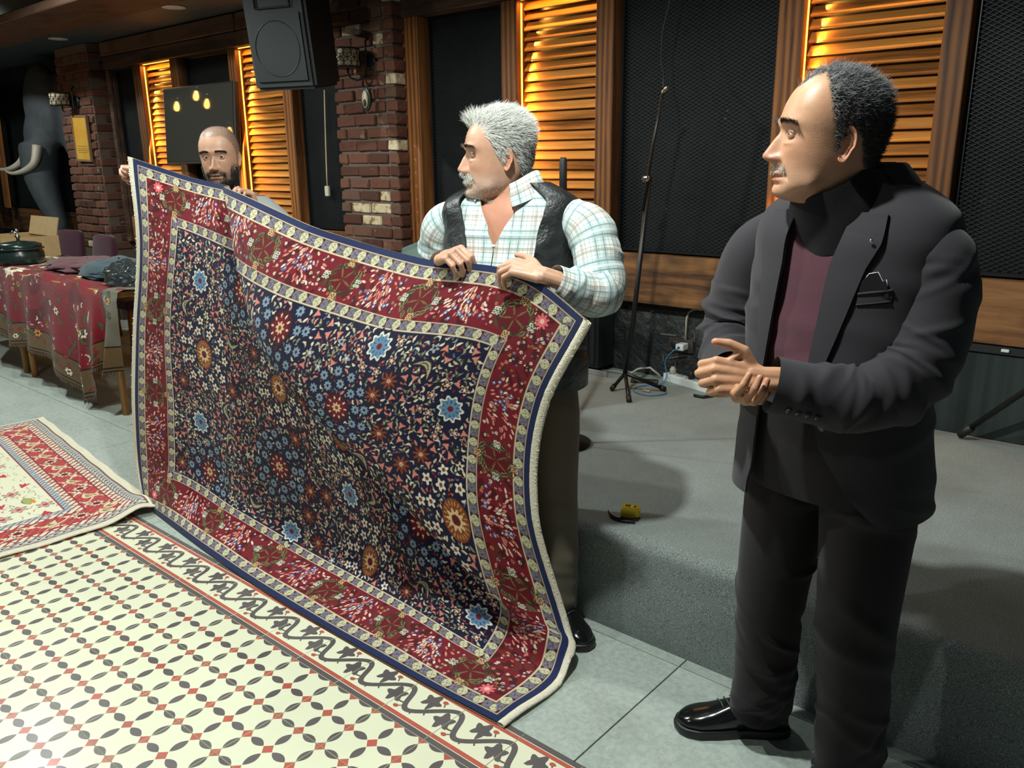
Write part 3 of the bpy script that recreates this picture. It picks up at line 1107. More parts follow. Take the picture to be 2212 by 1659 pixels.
# tape measure
r = thing('tape_measure', 'yellow tape measure with black wrist strap on the stage edge', 'tape measure', (2.055, 1.145, SZ), radians(18))
P = [(-0.030, -0.024)] + [(0.004 + 0.028 * cos(a), 0.004 + 0.028 * sin(a)) for a in [radians(-60 + 15 * k) for k in range(13)]] + [(-0.030, 0.032 - 0.004)]
P = [(-0.028, -0.026), (0.020, -0.026)] + [(0.004 + 0.030 * cos(radians(a)), -0.002 + 0.030 * sin(radians(a))) for a in range(-40, 150, 15)] + [(-0.029, 0.012)]
bm = bmesh.new()
lo = [bm.verts.new((x, y, 0.003)) for x, y in P]
hi = [bm.verts.new((x, y, 0.040)) for x, y in P]
bm.faces.new(lo[::-1])
top = bm.faces.new(hi)
for i in range(len(P)):
    j = (i + 1) % len(P)
    bm.faces.new((lo[i], lo[j], hi[j], hi[i]))
bmesh.ops.bevel(bm, geom=[e for e in bm.edges if abs(e.verts[0].co.z - e.verts[1].co.z) < 1e-5], offset=0.005, segments=3, affect='EDGES')
me = bpy.data.meshes.new('case')
bm.to_mesh(me)
bm.free()
me.materials.append(plain('yellow_plastic', (0.86, 0.62, 0.01), 0.4, var=0.06))
ob('case', me, r)
m = MB().lathe([(0.001, 0.0405), (0.021, 0.0405), (0.021, 0.0395)], 24)
m.v = [(x, y * 0.72, z) for x, y, z in m.v]
lab = m.build('label_plate', plain('label_yellow', (0.75, 0.6, 0.05), 0.4), r, (0.0, 0.0, 0.0))
for x, w, c in ((-0.0135, 0.0055, 'k'), (-0.0045, 0.006, 'k'), (0.0065, 0.009, 'w'), (0.0155, 0.004, 'k')):
    box('print_block', x - w / 2, x + w / 2, -0.010, 0.008, 0.0404, 0.0409, M['black'] if c == 'k' else M['white_plastic'], lab)
box('base', -0.030, 0.034, -0.030, -0.002, 0.0, 0.005, M['black'], r, 0.002)
V, F = [], []
sp = smooth_pts([(0.03, -0.03, 0.012), (0.01, -0.047, 0.014), (-0.03, -0.052, 0.010), (-0.06, -0.040, 0.014), (-0.075, -0.02, 0.018), (-0.07, -0.022, 0.008), (-0.05, -0.048, 0.006), (-0.01, -0.062, 0.006), (0.03, -0.055, 0.006)], 6)
for i, p in enumerate(sp):
    V += [tuple(p + Vector((0, 0, -0.004))), tuple(p + Vector((0, 0, 0.004))), tuple(p + Vector((0.001, 0.0015, 0.004))), tuple(p + Vector((0.001, 0.0015, -0.004)))]
for i in range(len(sp) - 1):
    for k in range(4):
        F.append((i * 4 + k, i * 4 + (k + 1) % 4, (i + 1) * 4 + (k + 1) % 4, (i + 1) * 4 + k))
ob('wrist_strap', new_mesh('wrist_strap', V, F, [M['black']]), r)

# pendant bulbs over the tables: out of frame, they show in the television's glass
M['bulb'] = plain('amber_bulb', (1.0, 0.7, 0.3), 0.3, var=0.02, emit=(1.0, 0.55, 0.12), es=22.0)
for p, w in (((-6.04, 1.08, 2.41), 'at the left'), ((-5.70, 1.05, 2.52), 'highest of all'), ((-5.53, 1.02, 2.43), 'right of the highest one'), ((-5.19, 0.95, 2.12), 'lowest, at the right')):
    r = thing('pendant_lamp', 'bare amber filament bulb on a cord, mirrored in the television ' + w, 'lamp', p, group='pendant bulbs over the tables')
    MB().lathe([(0.004, 0.05), (0.014, 0.045), (0.030, 0.0), (0.032, -0.03), (0.022, -0.055), (0.002, -0.064)], 14).build('bulb', M['bulb'], r)
    MB().lathe([(0.012, 0.045), (0.016, 0.05), (0.016, 0.09), (0.006, 0.10)], 12).build('holder', M['black_metal'], r)
    MB().tube([(0, 0, 0.09), (0, 0, 2.898 - p[2])], 0.003, 6).build('cord', M['black'], r)

# ================================================================ painted textiles: dyes are worked out knot by knot
def lin(r, g, b):
    c = np.array([r, g, b]) / 255.0
    return tuple(np.where(c <= 0.04045, c / 12.92, ((c + 0.055) / 1.055) ** 2.4))


class Weave:
    """a raster of knots; xx runs along the width, yy along the height, in metres"""
    def __init__(self, w, h, nu, nv, ground):
        self.w, self.h, self.nu, self.nv = w, h, nu, nv
        self.C = np.empty((nv, nu, 3), dtype=np.float32)
        self.C[:] = ground
        self.O = np.zeros((nv, nu), dtype=bool)
        self.x = np.linspace(0, w, nu)
        self.y = np.linspace(0, h, nv)

    def win(self, cx, cy, r):
        i0, i1 = np.searchsorted(self.x, [cx - r, cx + r])
        j0, j1 = np.searchsorted(self.y, [cy - r, cy + r])
        if i1 <= i0 or j1 <= j0:
            return None
        X, Y = np.meshgrid(self.x[i0:i1] - cx, self.y[j0:j1] - cy)
        return (slice(j0, j1), slice(i0, i1)), X, Y

    def put(self, sl, mask, col):
        self.C[sl][mask] = col
        self.O[sl] |= mask

    def flower(self, cx, cy, r, n, pet, ctr, out=None, a0=0.0, cr=0.36, depth=0.2):
        q = self.win(cx, cy, r * 1.35)
        if q is None:
            return
        sl, X, Y = q
        R = np.hypot(X, Y)
        T = np.arctan2(Y, X)
        B = r * (1 - depth + depth * np.cos(n * (T - a0)))
        if out is not None:
            self.put(sl, R < B * 1.22 + 0.001, out)
        self.put(sl, R < B, pet)
        self.put(sl, R < r * cr, ctr)

    def leaf(self, cx, cy, L, w, a, col, out=None, bend=0.0):
        q = self.win(cx, cy, L * 1.3)
        if q is None:
            return
        sl, X, Y = q
        x = X * cos(a) + Y * sin(a)
        y = -X * sin(a) + Y * cos(a) + bend * (x * x / L - L * 0.3)
        k = 1 - (x / L) ** 2
        if out is not None:
            self.put(sl, np.abs(y) < (w + 0.0022) * (1.12 - (x / L) ** 2), out)
        self.put(sl, (np.abs(y) < w * k) & (k > 0), col)

    def disc(self, cx, cy, rx, ry, col, ring=None):
        q = self.win(cx, cy, max(rx, ry) * 1.1)
        if q is None:
            return
        sl, X, Y = q
        d = (X / rx) ** 2 + (Y / ry) ** 2
        m = d < 1
        if ring:
            m &= d > ring * ring
        self.put(sl, m, col)

    def free(self, cx, cy, r):
        i = int(cx / self.w * (self.nu - 1))
        j = int(cy / self.h * (self.nv - 1))
        k = max(1, int(r / self.w * self.nu))
        a = self.O[max(0, j - k):j + k + 1, max(0, i - k):i + k + 1]
        return a.size > 0 and not a.any()


NAVY, NAVY2 = lin(28, 29, 58), lin(36, 46, 86)
RED, DRED, MAR = lin(122, 28, 41), lin(82, 22, 31), lin(66, 20, 27)
CREAM, SAGE, SALM = lin(236, 226, 196), lin(152, 154, 126), lin(226, 144, 128)
LBLUE, STEEL, RUST = lin(138, 162, 184), lin(118, 122, 148), lin(142, 70, 44)
OLIVE, BROWN, PINK = lin(74, 74, 44), lin(92, 46, 36), lin(236, 110, 118)
WHITE, GOLD, TAUPE = lin(244, 238, 220), lin(196, 150, 84), lin(124, 106, 100)


def guard_band(C, m, s, t, w):
    """little cream rosettes and blue blossoms alternating on taupe"""
    P = 0.064
    ph = np.mod(s, P)
    C[m] = np.where((np.abs(ph - P / 2) < 0.004)[m][:, None], np.array(DRED), np.array(TAUPE) * 0.8)
    for c, col, ctr in ((P * 0.25, lin(212, 208, 176), lin(150, 148, 104)), (P * 0.75, lin(126, 130, 150), lin(96, 36, 60))):
        dx, dy = np.abs(ph - c), np.abs(t - w / 2)
        octa = np.maximum(np.maximum(dx, dy), (dx + dy) * 0.74)
        R = w * (0.43 if c < P / 2 else 0.36)
        mm = m & (octa < R)
        C[mm] = col
        q = m & (octa < R * 0.72) & (octa > R * 0.5) & (np.mod(np.floor((np.arctan2(t - w / 2, ph - c) + pi) * 8 / (2 * pi)), 2) == 0)
        C[q] = ctr
        C[m & (octa < R * 0.24)] = ctr


def main_rug():
    w, h = 2.30, 1.62
    nu, nv = 940, 662
    W_ = Weave(w, h, nu, nv, NAVY)
    C = W_.C
    X, Y = np.meshgrid(W_.x, W_.y)
    dl, dr, db, dt = X, w - X, Y, h - Y
    D = np.minimum(np.minimum(dl, dr), np.minimum(db, dt))
    side = np.argmin(np.stack([dl, dr, db, dt]), axis=0)
    S = np.where(side < 2, Y, X)
    e0, e1, e2, e3, e4 = 0.022, 0.060, 0.196, 0.231, 0.234
    C[D < e0] = NAVY2
    guard_band(C, (D >= e0) & (D < e1), S, D - e0, e1 - e0)
    m = (D >= e1) & (D < e2)
    C[m] = RED
    wob = np.sin(X * 61 + np.sin(Y * 47) * 2) * np.sin(Y * 57 + np.sin(X * 43) * 2)
    C[m & (wob > 0.45)] = DRED
    pre = W_.O.copy()
    guard_band(C, (D >= e2) & (D < e3), S, D - e2, e3 - e2)
    for e in (e0, e1, e2, e3):
        C[np.abs(D - e) < 0.0022] = lin(222, 206, 176)
    W_.O[(D < e1) | ((D > e2) & (D < e4))] = True
    # motifs of the red band
    rnd = random.Random(5)
    P = 0.355

    def frame(sd, s, t):   # along, in from the band's outer line
        t = e1 + t
        return ((t, s), (w - t, s), (s, t), (s, h - t))[sd]

    for sd in range(4):
        L = (h, h, w, w)[sd]
        n = int(round((L - 0.42) / P))
        base = (0 if sd >= 2 else pi / 2)
        up = (0, pi, pi / 2, -pi / 2)[sd]
        for k in range(2 * n + 1):
            s = 0.21 + (L - 0.42) * k / (2 * n)
            if k % 2 == 0:
                if sd < 2 and k in (0, 2 * n):
                    continue
                # wreath: dark oval, olive leaves all round, flowers at the quarters
                cx, cy = frame(sd, s, 0.066)
                W_.disc(cx, cy, *((0.058, 0.052) if sd >= 2 else (0.052, 0.058)), lin(104, 22, 34))
                for q in range(30):
                    a = 2 * pi * q / 30
                    kk = rnd.uniform(.72, 1.12)
                    W_.leaf(cx + 0.062 * cos(a) * kk, cy + 0.054 * sin(a) * kk, rnd.uniform(.010, .018), 0.0042, a + rnd.uniform(.7, 1.7), rnd.choice((OLIVE, lin(56, 52, 36))), rnd.choice((None, lin(150, 140, 96))))
                for q in range(5):
                    a = 2 * pi * q / 5 + up
                    W_.leaf(cx + 0.026 * cos(a), cy + 0.026 * sin(a), 0.022, 0.003, a, lin(120, 104, 60))
                for a, c2 in ((0, WHITE), (pi, WHITE), (pi / 2, lin(244, 190, 140)), (-pi / 2, lin(244, 190, 140))):
                    fx, fy = cx + 0.070 * cos(a + base), cy + 0.058 * sin(a + base)
                    for b in range(4):
                        W_.flower(fx + 0.009 * cos(b * pi / 2 + 0.78), fy + 0.009 * sin(b * pi / 2 + 0.78), 0.0075, 5, c2, NAVY, OLIVE)
            else:
                # flame tree: salmon strokes on crimson, blue blossoms
                for q in range(64):
                    o1, o2 = rnd.gauss(0, 0.048), rnd.uniform(0.012, 0.118)
                    cx, cy = frame(sd, s + o1, o2)
                    W_.leaf(cx, cy, rnd.uniform(0.007, 0.013), 0.0036, up + o1 * 14 + rnd.uniform(-0.35, 0.35),
                            rnd.choice((SALM, SALM, lin(250, 200, 176), WHITE)), RED)
                for q in range(9):
                    cx, cy = frame(sd, s + rnd.gauss(0, 0.035), rnd.uniform(0.02, 0.12))
                    W_.flower(cx, cy, 0.0075, 6, lin(110, 134, 196), WHITE, DRED)
        for q in range(int(L * 420)):
            s = rnd.uniform(0.1, L - 0.1)
            cx, cy = frame(sd, s, rnd.uniform(0.008, 0.122))
            if W_.free(cx, cy, 0.0055):
                W_.flower(cx, cy, rnd.uniform(0.0035, 0.0070), 5, rnd.choice((WHITE, WHITE, LBLUE, SALM, CREAM, GOLD, OLIVE, OLIVE)), DRED)
        for s in (0.12, L - 0.12) if sd >= 2 else ():
            cx, cy = frame(sd, s, 0.03)
            W_.flower(cx, cy, 0.026, 9, PINK, lin(250, 200, 190), DRED, cr=0.3)
    W_.O[D < e4] = True
    # -------- field
    fx0, fx1, fy0, fy1 = e4, w - e4, e4, h - e4
    inb = lambda x, y, r=0.0: fx0 + r < x < fx1 - r and fy0 + r < y < fy1 - r
    O = W_.O
    big = []

    def uv(u, v):
        return u * w, v * h
    medal = [('R', .665, .665), ('R', .745, .36), ('R', .395, .335), ('R', .30, .775), ('R', .52, .80), ('R', .20, .20),
             ('W', .875, .47), ('W', .42, .555), ('W', .20, .545), ('W', .58, .50), ('W', .62, .20),
             ('B', .865, .70), ('B', .57, .345), ('B', .175, .74), ('B', .175, .335), ('B', .42, .17), ('B', .72, .82), ('B', .87, .22)]
    for kd, u, v in medal:
        cx, cy = uv(u, v)
        if kd == 'R':
            W_.disc(cx, cy, 0.052, 0.056, DRED)
            W_.flower(cx, cy, 0.046, 10, RED, lin(176, 60, 50), None, depth=0.10)
            for q in range(10):
                a = 2 * pi * q / 10
                W_.leaf(cx + 0.038 * cos(a), cy + 0.040 * sin(a), 0.008, 0.0034, a, CREAM)
            W_.flower(cx, cy, 0.022, 8, lin(236, 206, 160), RUST, None)
            for ring, nn in ((0.088, 9), (0.128, 12)):
                for q in range(nn):
                    a = 2 * pi * q / nn + ring * 9
                    x, y = cx + ring * cos(a) * 0.95, cy + ring * sin(a) * 1.08
                    if inb(x, y, 0.02):
                        W_.flower(x, y, 0.0185, 8, LBLUE, MAR, NAVY, depth=0.14, cr=0.3)
        elif kd == 'W':
            W_.disc(cx, cy, 0.050, 0.064, RUST)
            for q in range(22):
                a = 2 * pi * q / 22
                W_.leaf(cx + 0.038 * cos(a), cy + 0.050 * sin(a), 0.010, 0.0026, a, GOLD)
            W_.flower(cx, cy, 0.036, 10, lin(236, 206, 150), RED, None, depth=0.18, cr=0.45)
            for q in range(6):
                a = 2 * pi * q / 6
                W_.leaf(cx + 0.008 * cos(a), cy + 0.008 * sin(a), 0.007, 0.0015, a, NAVY)
            for ring, nn in ((0.095, 8), (0.135, 11)):
                for q in range(nn):
                    a = 2 * pi * q / nn + ring * 5
                    x, y = cx + ring * cos(a), cy + ring * sin(a) * 1.1
                    if inb(x, y, 0.022):
                        W_.flower(x, y, 0.021, 5, WHITE, RUST, NAVY, a0=a, depth=0.24, cr=0.34)
        else:
            W_.flower(cx, cy, 0.052, 10, WHITE, LBLUE, NAVY, depth=0.12)
            W_.flower(cx, cy, 0.044, 10, lin(104, 144, 178), RED, None, depth=0.14, cr=0.25)
            for q in range(10):
                a = 2 * pi * (q + .5) / 10
                W_.leaf(cx + 0.028 * cos(a), cy + 0.028 * sin(a), 0.009, 0.0022, a, lin(40, 70, 110))
            for q in range(8):
                a = 2 * pi * q / 8 + .3
                x, y = cx + 0.085 * cos(a), cy + 0.09 * sin(a)
                if inb(x, y, 0.02):
                    W_.flower(x, y, 0.016, 5, RED, CREAM, CREAM, a0=a, depth=0.3)
    # rust palmettes and curled sage sickle leaves
    for q in range(150):
        x, y = rnd.uniform(fx0, fx1), rnd.uniform(fy0, fy1)
        if inb(x, y, 0.04) and W_.free(x, y, 0.028):
            if q % 3:
                W_.flower(x, y, 0.034, 9, RUST, lin(170, 96, 66), MAR, a0=rnd.random(), depth=0.3, cr=0.3)
                W_.flower(x, y, 0.008, 5, CREAM, NAVY, None)
            else:
                a = rnd.uniform(0, 6.28)
                W_.leaf(x, y, 0.042, 0.010, a, lin(188, 184, 150), BROWN, bend=0.9)
                W_.leaf(x, y + 0.004, 0.030, 0.003, a, OLIVE, None, bend=0.9)
    # scrolling stems
    for q in range(90):
        x, y = rnd.uniform(fx0, fx1), rnd.uniform(fy0, fy1)
        r = rnd.uniform(0.03, 0.07)
        a0, a1 = rnd.uniform(0, 6.28), rnd.uniform(1.5, 3.4)
        for k in range(24):
            a = a0 + a1 * k / 23
            px_, py_ = x + r * cos(a) * (1 - k / 60), y + r * sin(a) * (1 - k / 60)
            i, j = int(px_ / w * (nu - 1)), int(py_ / h * (nv - 1))
            if inb(px_, py_, 0.003) and not O[j, i]:
                C[j:j + 2, i:i + 2] = MAR if q % 3 else lin(150, 140, 110)
    # salmon birds-and-buds, then ever smaller leaves
    def fill(n, r, fn):
        for q in range(n):
            x, y = rnd.uniform(fx0, fx1), rnd.uniform(fy0, fy1)
            if inb(x, y, r) and W_.free(x, y, r):
                fn(x, y, rnd.uniform(0, 6.28), q)

    def bud(x, y, a, q):
        if q % 5 > 2:
            W_.leaf(x, y, 0.016, 0.0055, a, rnd.choice((CREAM, SAGE, lin(190, 180, 150))), None, bend=0.8)
            W_.leaf(x + 0.007 * cos(a + 1.4), y + 0.007 * sin(a + 1.4), 0.009, 0.004, a + 1.5, OLIVE)
            return
        W_.leaf(x, y, 0.016, 0.0062, a, SALM, lin(90, 40, 50), bend=0.6)
        W_.leaf(x + 0.008 * cos(a + 1.4), y + 0.008 * sin(a + 1.4), 0.010, 0.005, a + 1.5, SALM)

    fill(1500, 0.0135, bud)
    fill(900, 0.0125, lambda x, y, a, q: W_.flower(x, y, 0.014, 5, rnd.choice((RED, lin(150, 40, 48), CREAM, LBLUE)), rnd.choice((CREAM, NAVY)), lin(206, 190, 160), a0=a, depth=0.3))
    fill(9000, 0.0078, lambda x, y, a, q: W_.leaf(x, y, rnd.uniform(0.009, 0.014), 0.0042, a, rnd.choice((CREAM, CREAM, SAGE, lin(206, 198, 164), SALM)), None, bend=rnd.uniform(-1, 1)))
    fill(16000, 0.0050, lambda x, y, a, q: W_.leaf(x, y, rnd.uniform(0.006, 0.009), 0.0030, a, rnd.choice((CREAM, SAGE, STEEL, RUST, lin(210, 120, 110), lin(150, 40, 48))), None, bend=rnd.uniform(-1, 1)))
    return W_


def cubic_rows(ts, P, q):
    """monotone-ish cubic through control rows P (k, ...) at ts, sampled at q"""
    ts = np.asarray(ts, float)
    P = np.asarray(P, float)
    k = len(ts)
    d = np.zeros_like(P)
    for i in range(k):
        if i == 0:
            d[i] = (P[1] - P[0]) / (ts[1] - ts[0])
        elif i == k - 1:
            d[i] = (P[-1] - P[-2]) / (ts[-1] - ts[-2])
        else:
            h0, h1 = ts[i] - ts[i - 1], ts[i + 1] - ts[i]
            d[i] = ((P[i] - P[i - 1]) / h0 * h1 + (P[i + 1] - P[i]) / h1 * h0) / (h0 + h1)
    idx = np.clip(np.searchsorted(ts, q, side='right') - 1, 0, k - 2)
    hh = (ts[idx + 1] - ts[idx])
    t = (q - ts[idx]) / hh
    sh = (len(q),) + (1,) * (P.ndim - 1)
    t, hh = t.reshape(sh), hh.reshape(sh)
    return (2 * t ** 3 - 3 * t ** 2 + 1) * P[idx] + (t ** 3 - 2 * t ** 2 + t) * hh * d[idx] + \
        (-2 * t ** 3 + 3 * t ** 2) * P[idx + 1] + (t ** 3 - t ** 2) * hh * d[idx + 1]


RU = (0, .1, .3, .5, .7, .9, 1)
RV = (0, .15, .30, .55, .80, 1.0)
RNET = [
    [(-.178, .475, .012), (.05, .45, .012), (.51, .405, .012), (.97, .375, .012), (1.43, .366, .012), (1.89, .37, .012), (2.117, .377, .012)],
    [(-.252, .505, .20), (-.013, .558, .20), (.428, .612, .11), (.99, .62, .065), (1.39, .63, .04), (1.85, .615, .02), (2.122, .630, .012)],
    [(-.205, .505, .45), (.03, .56, .44), (.47, .625, .34), (.98, .655, .29), (1.40, .67, .25), (1.82, .725, .14), (2.055, .790, .055)],
    [(-.10, .505, .84), (.10, .555, .83), (.52, .615, .74), (.95, .63, .68), (1.37, .63, .63), (1.77, .68, .58), (1.965, .72, .50)],
    [(.03, .52, 1.26), (.22, .57, 1.22), (.61, .61, 1.11), (1.02, .59, 1.0), (1.42, .58, .95), (1.84, .64, .94), (2.02, .69, .86)],
    [(.035, .53, 1.572), (.225, .62, 1.508), (.67, .655, 1.44), (1.13, .66, 1.32), (1.57, .67, 1.255), (2.0, .67, 1.23), (2.19, .67, 1.135)],
]


def rug_surface(nu, nv):
    u = np.linspace(0, 1, nu)
    v = np.linspace(0, 1, nv)
    A = np.array(RNET)                               # (rows v, cols u, 3)
    B = cubic_rows(RU, A.transpose(1, 0, 2), u)      # (nu, rows, 3)
    Sf = cubic_rows(RV, B.transpose(1, 0, 2), v)     # (nv, nu, 3)
    gu = np.gradient(Sf, axis=1)
    gv = np.gradient(Sf, axis=0)
    N = np.cross(gu, gv)
    N /= np.linalg.norm(N, axis=2, keepdims=True) + 1e-9
    U, V = np.meshgrid(u, v)
    # one diagonal fold running from the left hand down to the lower right corner
    p0, p1 = np.array([.262 * 2.3, 1.0 * 1.6]), np.array([.955 * 2.3, .245 * 1.6])
    dv = p1 - p0
    L = np.hypot(*dv)
    dv /= L
    X, Y = U * 2.3 - p0[0], V * 1.6 - p0[1]
    t = (X * dv[0] + Y * dv[1]) / L
    d = X * -dv[1] + Y * dv[0] + 0.035 * np.sin(t * 5.0)   # + : upper right of the fold
    amp = np.interp(t, [-.15, 0, .12, .3, .6, .85, 1.0, 1.15], [.0, .07, .11, .13, .12, .10, .06, .0])
    prof = np.where(d > 0, np.exp(-(d / np.interp(t, [0, .2, .8, 1], [.18, .34, .34, .2])) ** 2), np.exp(-(d / 0.045) ** 2)) - 0.35 * np.exp(-((d + 0.10) / 0.08) ** 2)
    hgt = amp * prof
    hang = np.clip((V - 0.16) / 0.2, 0, 1)
    hgt += hang * 0.010 * np.sin(U * 17 + V * 5) * np.sin(V * 4.2 + 1)
    hgt += hang * 0.022 * np.exp(-((U - .50 - .25 * (1 - V)) / .07) ** 2) * np.clip(V - .3, 0, 1)
    hgt += (1 - hang) * 0.004 * (1 + np.sin(U * 26)) * np.clip(V / .05, 0, 1)
    Sf = Sf + N * hgt[..., None]
    Sf[..., 2] = np.maximum(Sf[..., 2], 0.011)
    return Sf, N


def grid_quads(nv, nu):
    i = np.arange(nu - 1)
    j = np.arange(nv - 1)
    I, J = np.meshgrid(i, j)
    a = (J * nu + I).ravel()
    return np.stack([a, a + 1, a + nu + 1, a + nu], axis=1)


rug = thing('flower_carpet', 'dark blue carpet crowded with flowers and a red border, held up by two men', 'carpet', (1.0, 0.5, 0))
WV = main_rug()
Sf, N = rug_surface(WV.nu, WV.nv)
off = np.array([1.0, 0.5, 0])
me = fast_mesh('pile', (Sf - off).reshape(-1, 3), grid_quads(WV.nv, WV.nu), [M['pile']])
set_col(me, WV.C.reshape(-1, 3))
pile = ob('pile', me, rug)
Sb, Nb = rug_surface(140, 100)
Sb = Sb - Nb * 0.008
Sb[..., 2] = np.maximum(Sb[..., 2], 0.003)
ob('back', fast_mesh('back', (Sb - off).reshape(-1, 3), grid_quads(100, 140)[:, ::-1], [M['canvas']]), rug)


def edge_roll(name, P, Nn, out, width, r, mat, parent, tufts=True, seed=1):
    """rounded selvedge along a cloth edge with a ragged fringe"""
    rr = np.random.default_rng(seed)
    k = len(P)
    m = MB()
    n = 8
    V, F = [], []
    for i in range(k):
        jit = 1 + 0.25 * rr.standard_normal()
        c = P[i] + out[i] * width * 0.5 - Nn[i] * 0.004
        for q in range(n):
            a = 2 * pi * q / n
            V.append(tuple(c + out[i] * cos(a) * width * 0.55 * (1 + 0.15 * jit) + Nn[i] * sin(a) * r))
    for i in range(k - 1):
        for q in range(n):
            q2 = (q + 1) % n
            F.append((i * n + q, i * n + q2, (i + 1) * n + q2, (i + 1) * n + q))
    m.add(V, F, True)
    if tufts:
        for i in range(0, k - 1):
            for _ in range(1 if rr.random() < .45 else 0):
                a = P[i] + out[i] * width * 0.8 + (P[i + 1] - P[i]) * rr.random()
                b = a + out[i] * width * rr.uniform(0.1, 0.4) + (P[i + 1] - P[i]) * rr.uniform(-.8, .8)
                m.tube([a, b], [0.0022, 0.0009], 4)
    o = m.build(name, mat, parent)
    return o


for side in (0, 1):
    jj = np.linspace(0, WV.nv - 1, 150).astype(int)
    col = 0 if side == 0 else WV.nu - 1
    P = Sf[jj, col] - off
    nn = N[jj, col]
    out = Sf[jj, col] - Sf[jj, 12 if side == 0 else WV.nu - 13]
    out /= np.linalg.norm(out, axis=1, keepdims=True)
    edge_roll('fringe', P, nn, out, 0.024, 0.006, M['fringe'], rug, True, side)


# ---------------------------------------------------------------- pale rug on the floor
def pale_rug():
    w, h = 1.97, 1.45
    W_ = Weave(w, h, 492, 362, lin(238, 236, 208))
    C = W_.C
    X, Y = np.meshgrid(W_.x, W_.y)
    st = np.stack([X, w - X, Y, h - Y])
    D = st.min(axis=0)
    sd = st.argmin(axis=0)
    S = np.where(sd < 2, Y, X)
    C[D < 0.02] = lin(232, 226, 198)
    def band(a, b): return (D >= a) & (D < b)
    C[band(.02, .026)] = lin(120, 70, 80)
    m = band(.026, .066)
    zig = np.mod(S + np.abs(D - .046) * 1.5, .034)
    C[m] = lin(206, 206, 192)
    C[m & (zig < .012)] = lin(112, 116, 136)
    C[m & (np.mod(S, .034) < .010) & (np.abs(D - .046) < .008)] = lin(90, 50, 70)
    C[band(.066, .070)] = lin(120, 60, 70)
    def arrows(a, b):
        m = band(a, b)
        C[m] = lin(232, 226, 200)
        z = np.mod(S + (D - a) * 0.9, .040)
        C[m & (z < .014)] = lin(178, 60, 66)
        z = np.mod(S - (D - a) * 0.9 + .02, .080)
        C[m & (z < .010)] = lin(120, 104, 112)
    arrows(.070, .112)
    C[band(.112, .117)] = lin(150, 50, 60)
    m = band(.117, .232)
    C[m] = lin(196, 62, 66)
    lat = np.abs(np.sin(S * 36) - np.sin((D - .117) / .115 * pi * 2))
    C[m & (lat < .25)] = lin(238, 224, 196)
    C[m & (np.abs(np.sin(S * 72 + D * 60)) < .28)] = lin(150, 120, 112)
    C[band(.232, .237)] = lin(150, 50, 60)
    arrows(.237, .275)
    m = band(.275, .305)
    C[m] = lin(190, 198, 196)
    C[m & (np.mod(S + D, .03) < .012)] = lin(110, 120, 146)
    C[band(.305, .310)] = lin(150, 60, 66)
    rnd = random.Random(9)
    W_.O[D < .312] = True
    for sde in range(4):
        L = (h, h, w, w)[sde]
        for k in range(int((L - .2) / .13)):
            s = .14 + .13 * k
            t = .175
            cx, cy = ((t, s), (w - t, s), (s, t), (s, h - t))[sde]
            if k % 2:
                W_.flower(cx, cy, .036, 10, lin(236, 222, 190), RED, lin(130, 40, 50), cr=.5)
            else:
                W_.leaf(cx, cy, .045, .022, .6 + (pi / 2 if sde < 2 else 0), lin(236, 206, 170), lin(140, 40, 50), bend=.6)
                W_.leaf(cx, cy, .022, .010, .6, lin(140, 140, 80), None, bend=.6)
    for q in range(260):
        x, y = rnd.uniform(.33, w - .33), rnd.uniform(.33, h - .33)
        if not W_.free(x, y, .034):
            continue
        k = rnd.random()
        a = rnd.choice((0, .5, -.5, pi))
        if k < .4:
            for da in (-.5, 0, .5):
                W_.leaf(x + .018 * cos(a + da), y + .018 * sin(a + da), .034, .008, a + da, lin(206, 56, 70), None)
        elif k < .7:
            W_.flower(x, y, .034, 6, lin(220, 170, 160), lin(180, 60, 80), lin(130, 120, 110))
        else:
            W_.leaf(x, y, .05, .02, a, lin(170, 180, 110), lin(110, 110, 90))
            W_.leaf(x - .02, y - .02, .03, .012, a, lin(226, 150, 50), None)
    for q in range(900):
        x, y = rnd.uniform(.32, w - .32), rnd.uniform(.32, h - .32)
        if W_.free(x, y, .012):
            W_.leaf(x, y, .024, .0026, rnd.uniform(-.6, .6), rnd.choice((lin(150, 150, 130), lin(190, 190, 150), lin(200, 120, 110))), None, bend=rnd.uniform(-1.5, 1.5))
    return W_


WP = pale_rug()
c0 = np.array([-0.085, 0.478])           # the corner that laps over the dark carpet
ex = np.array([-1.955, 0.227]) / 1.968
ey = np.array([-0.085, -1.0]) / 1.0036
gx, gy = np.meshgrid(WP.x, WP.y)
PX = c0[0] + gx * ex[0] + gy * ey[0]
PY = c0[1] + gx * ex[1] + gy * ey[1]
dist = np.hypot(gx, gy)
lift = 0.050 * np.exp(-(gx / 0.22) ** 2 - (gy / 0.16) ** 2) - 0.028 * np.exp(-(dist / 0.05) ** 2)
PZ = 0.011 + lift + 0.004 * np.exp(-gy / .05) * (1 + np.sin(gx * 19)) + 0.003 * np.exp(-gx / .05) * (1 + np.sin(gy * 23))
P3 = np.stack([PX, PY, PZ], axis=2)
prug = thing('pale_rug', 'cream rug with red tulips and a patterned border, flat on the floor', 'rug', (-1.1, -0.2, 0))
offp = np.array([-1.1, -0.2, 0])
me = fast_mesh('pile', (P3 - offp).reshape(-1, 3), grid_quads(WP.nv, WP.nu)[:, ::-1], [M['pile']])
set_col(me, WP.C.reshape(-1, 3))
ob('pile', me, prug)
P4 = P3[::8, ::8].copy()
P4[..., 2] -= 0.008
ob('back', fast_mesh('back', (P4 - offp).reshape(-1, 3), grid_quads(P4.shape[0], P4.shape[1]), [M['canvas']]), prug)
k = 120
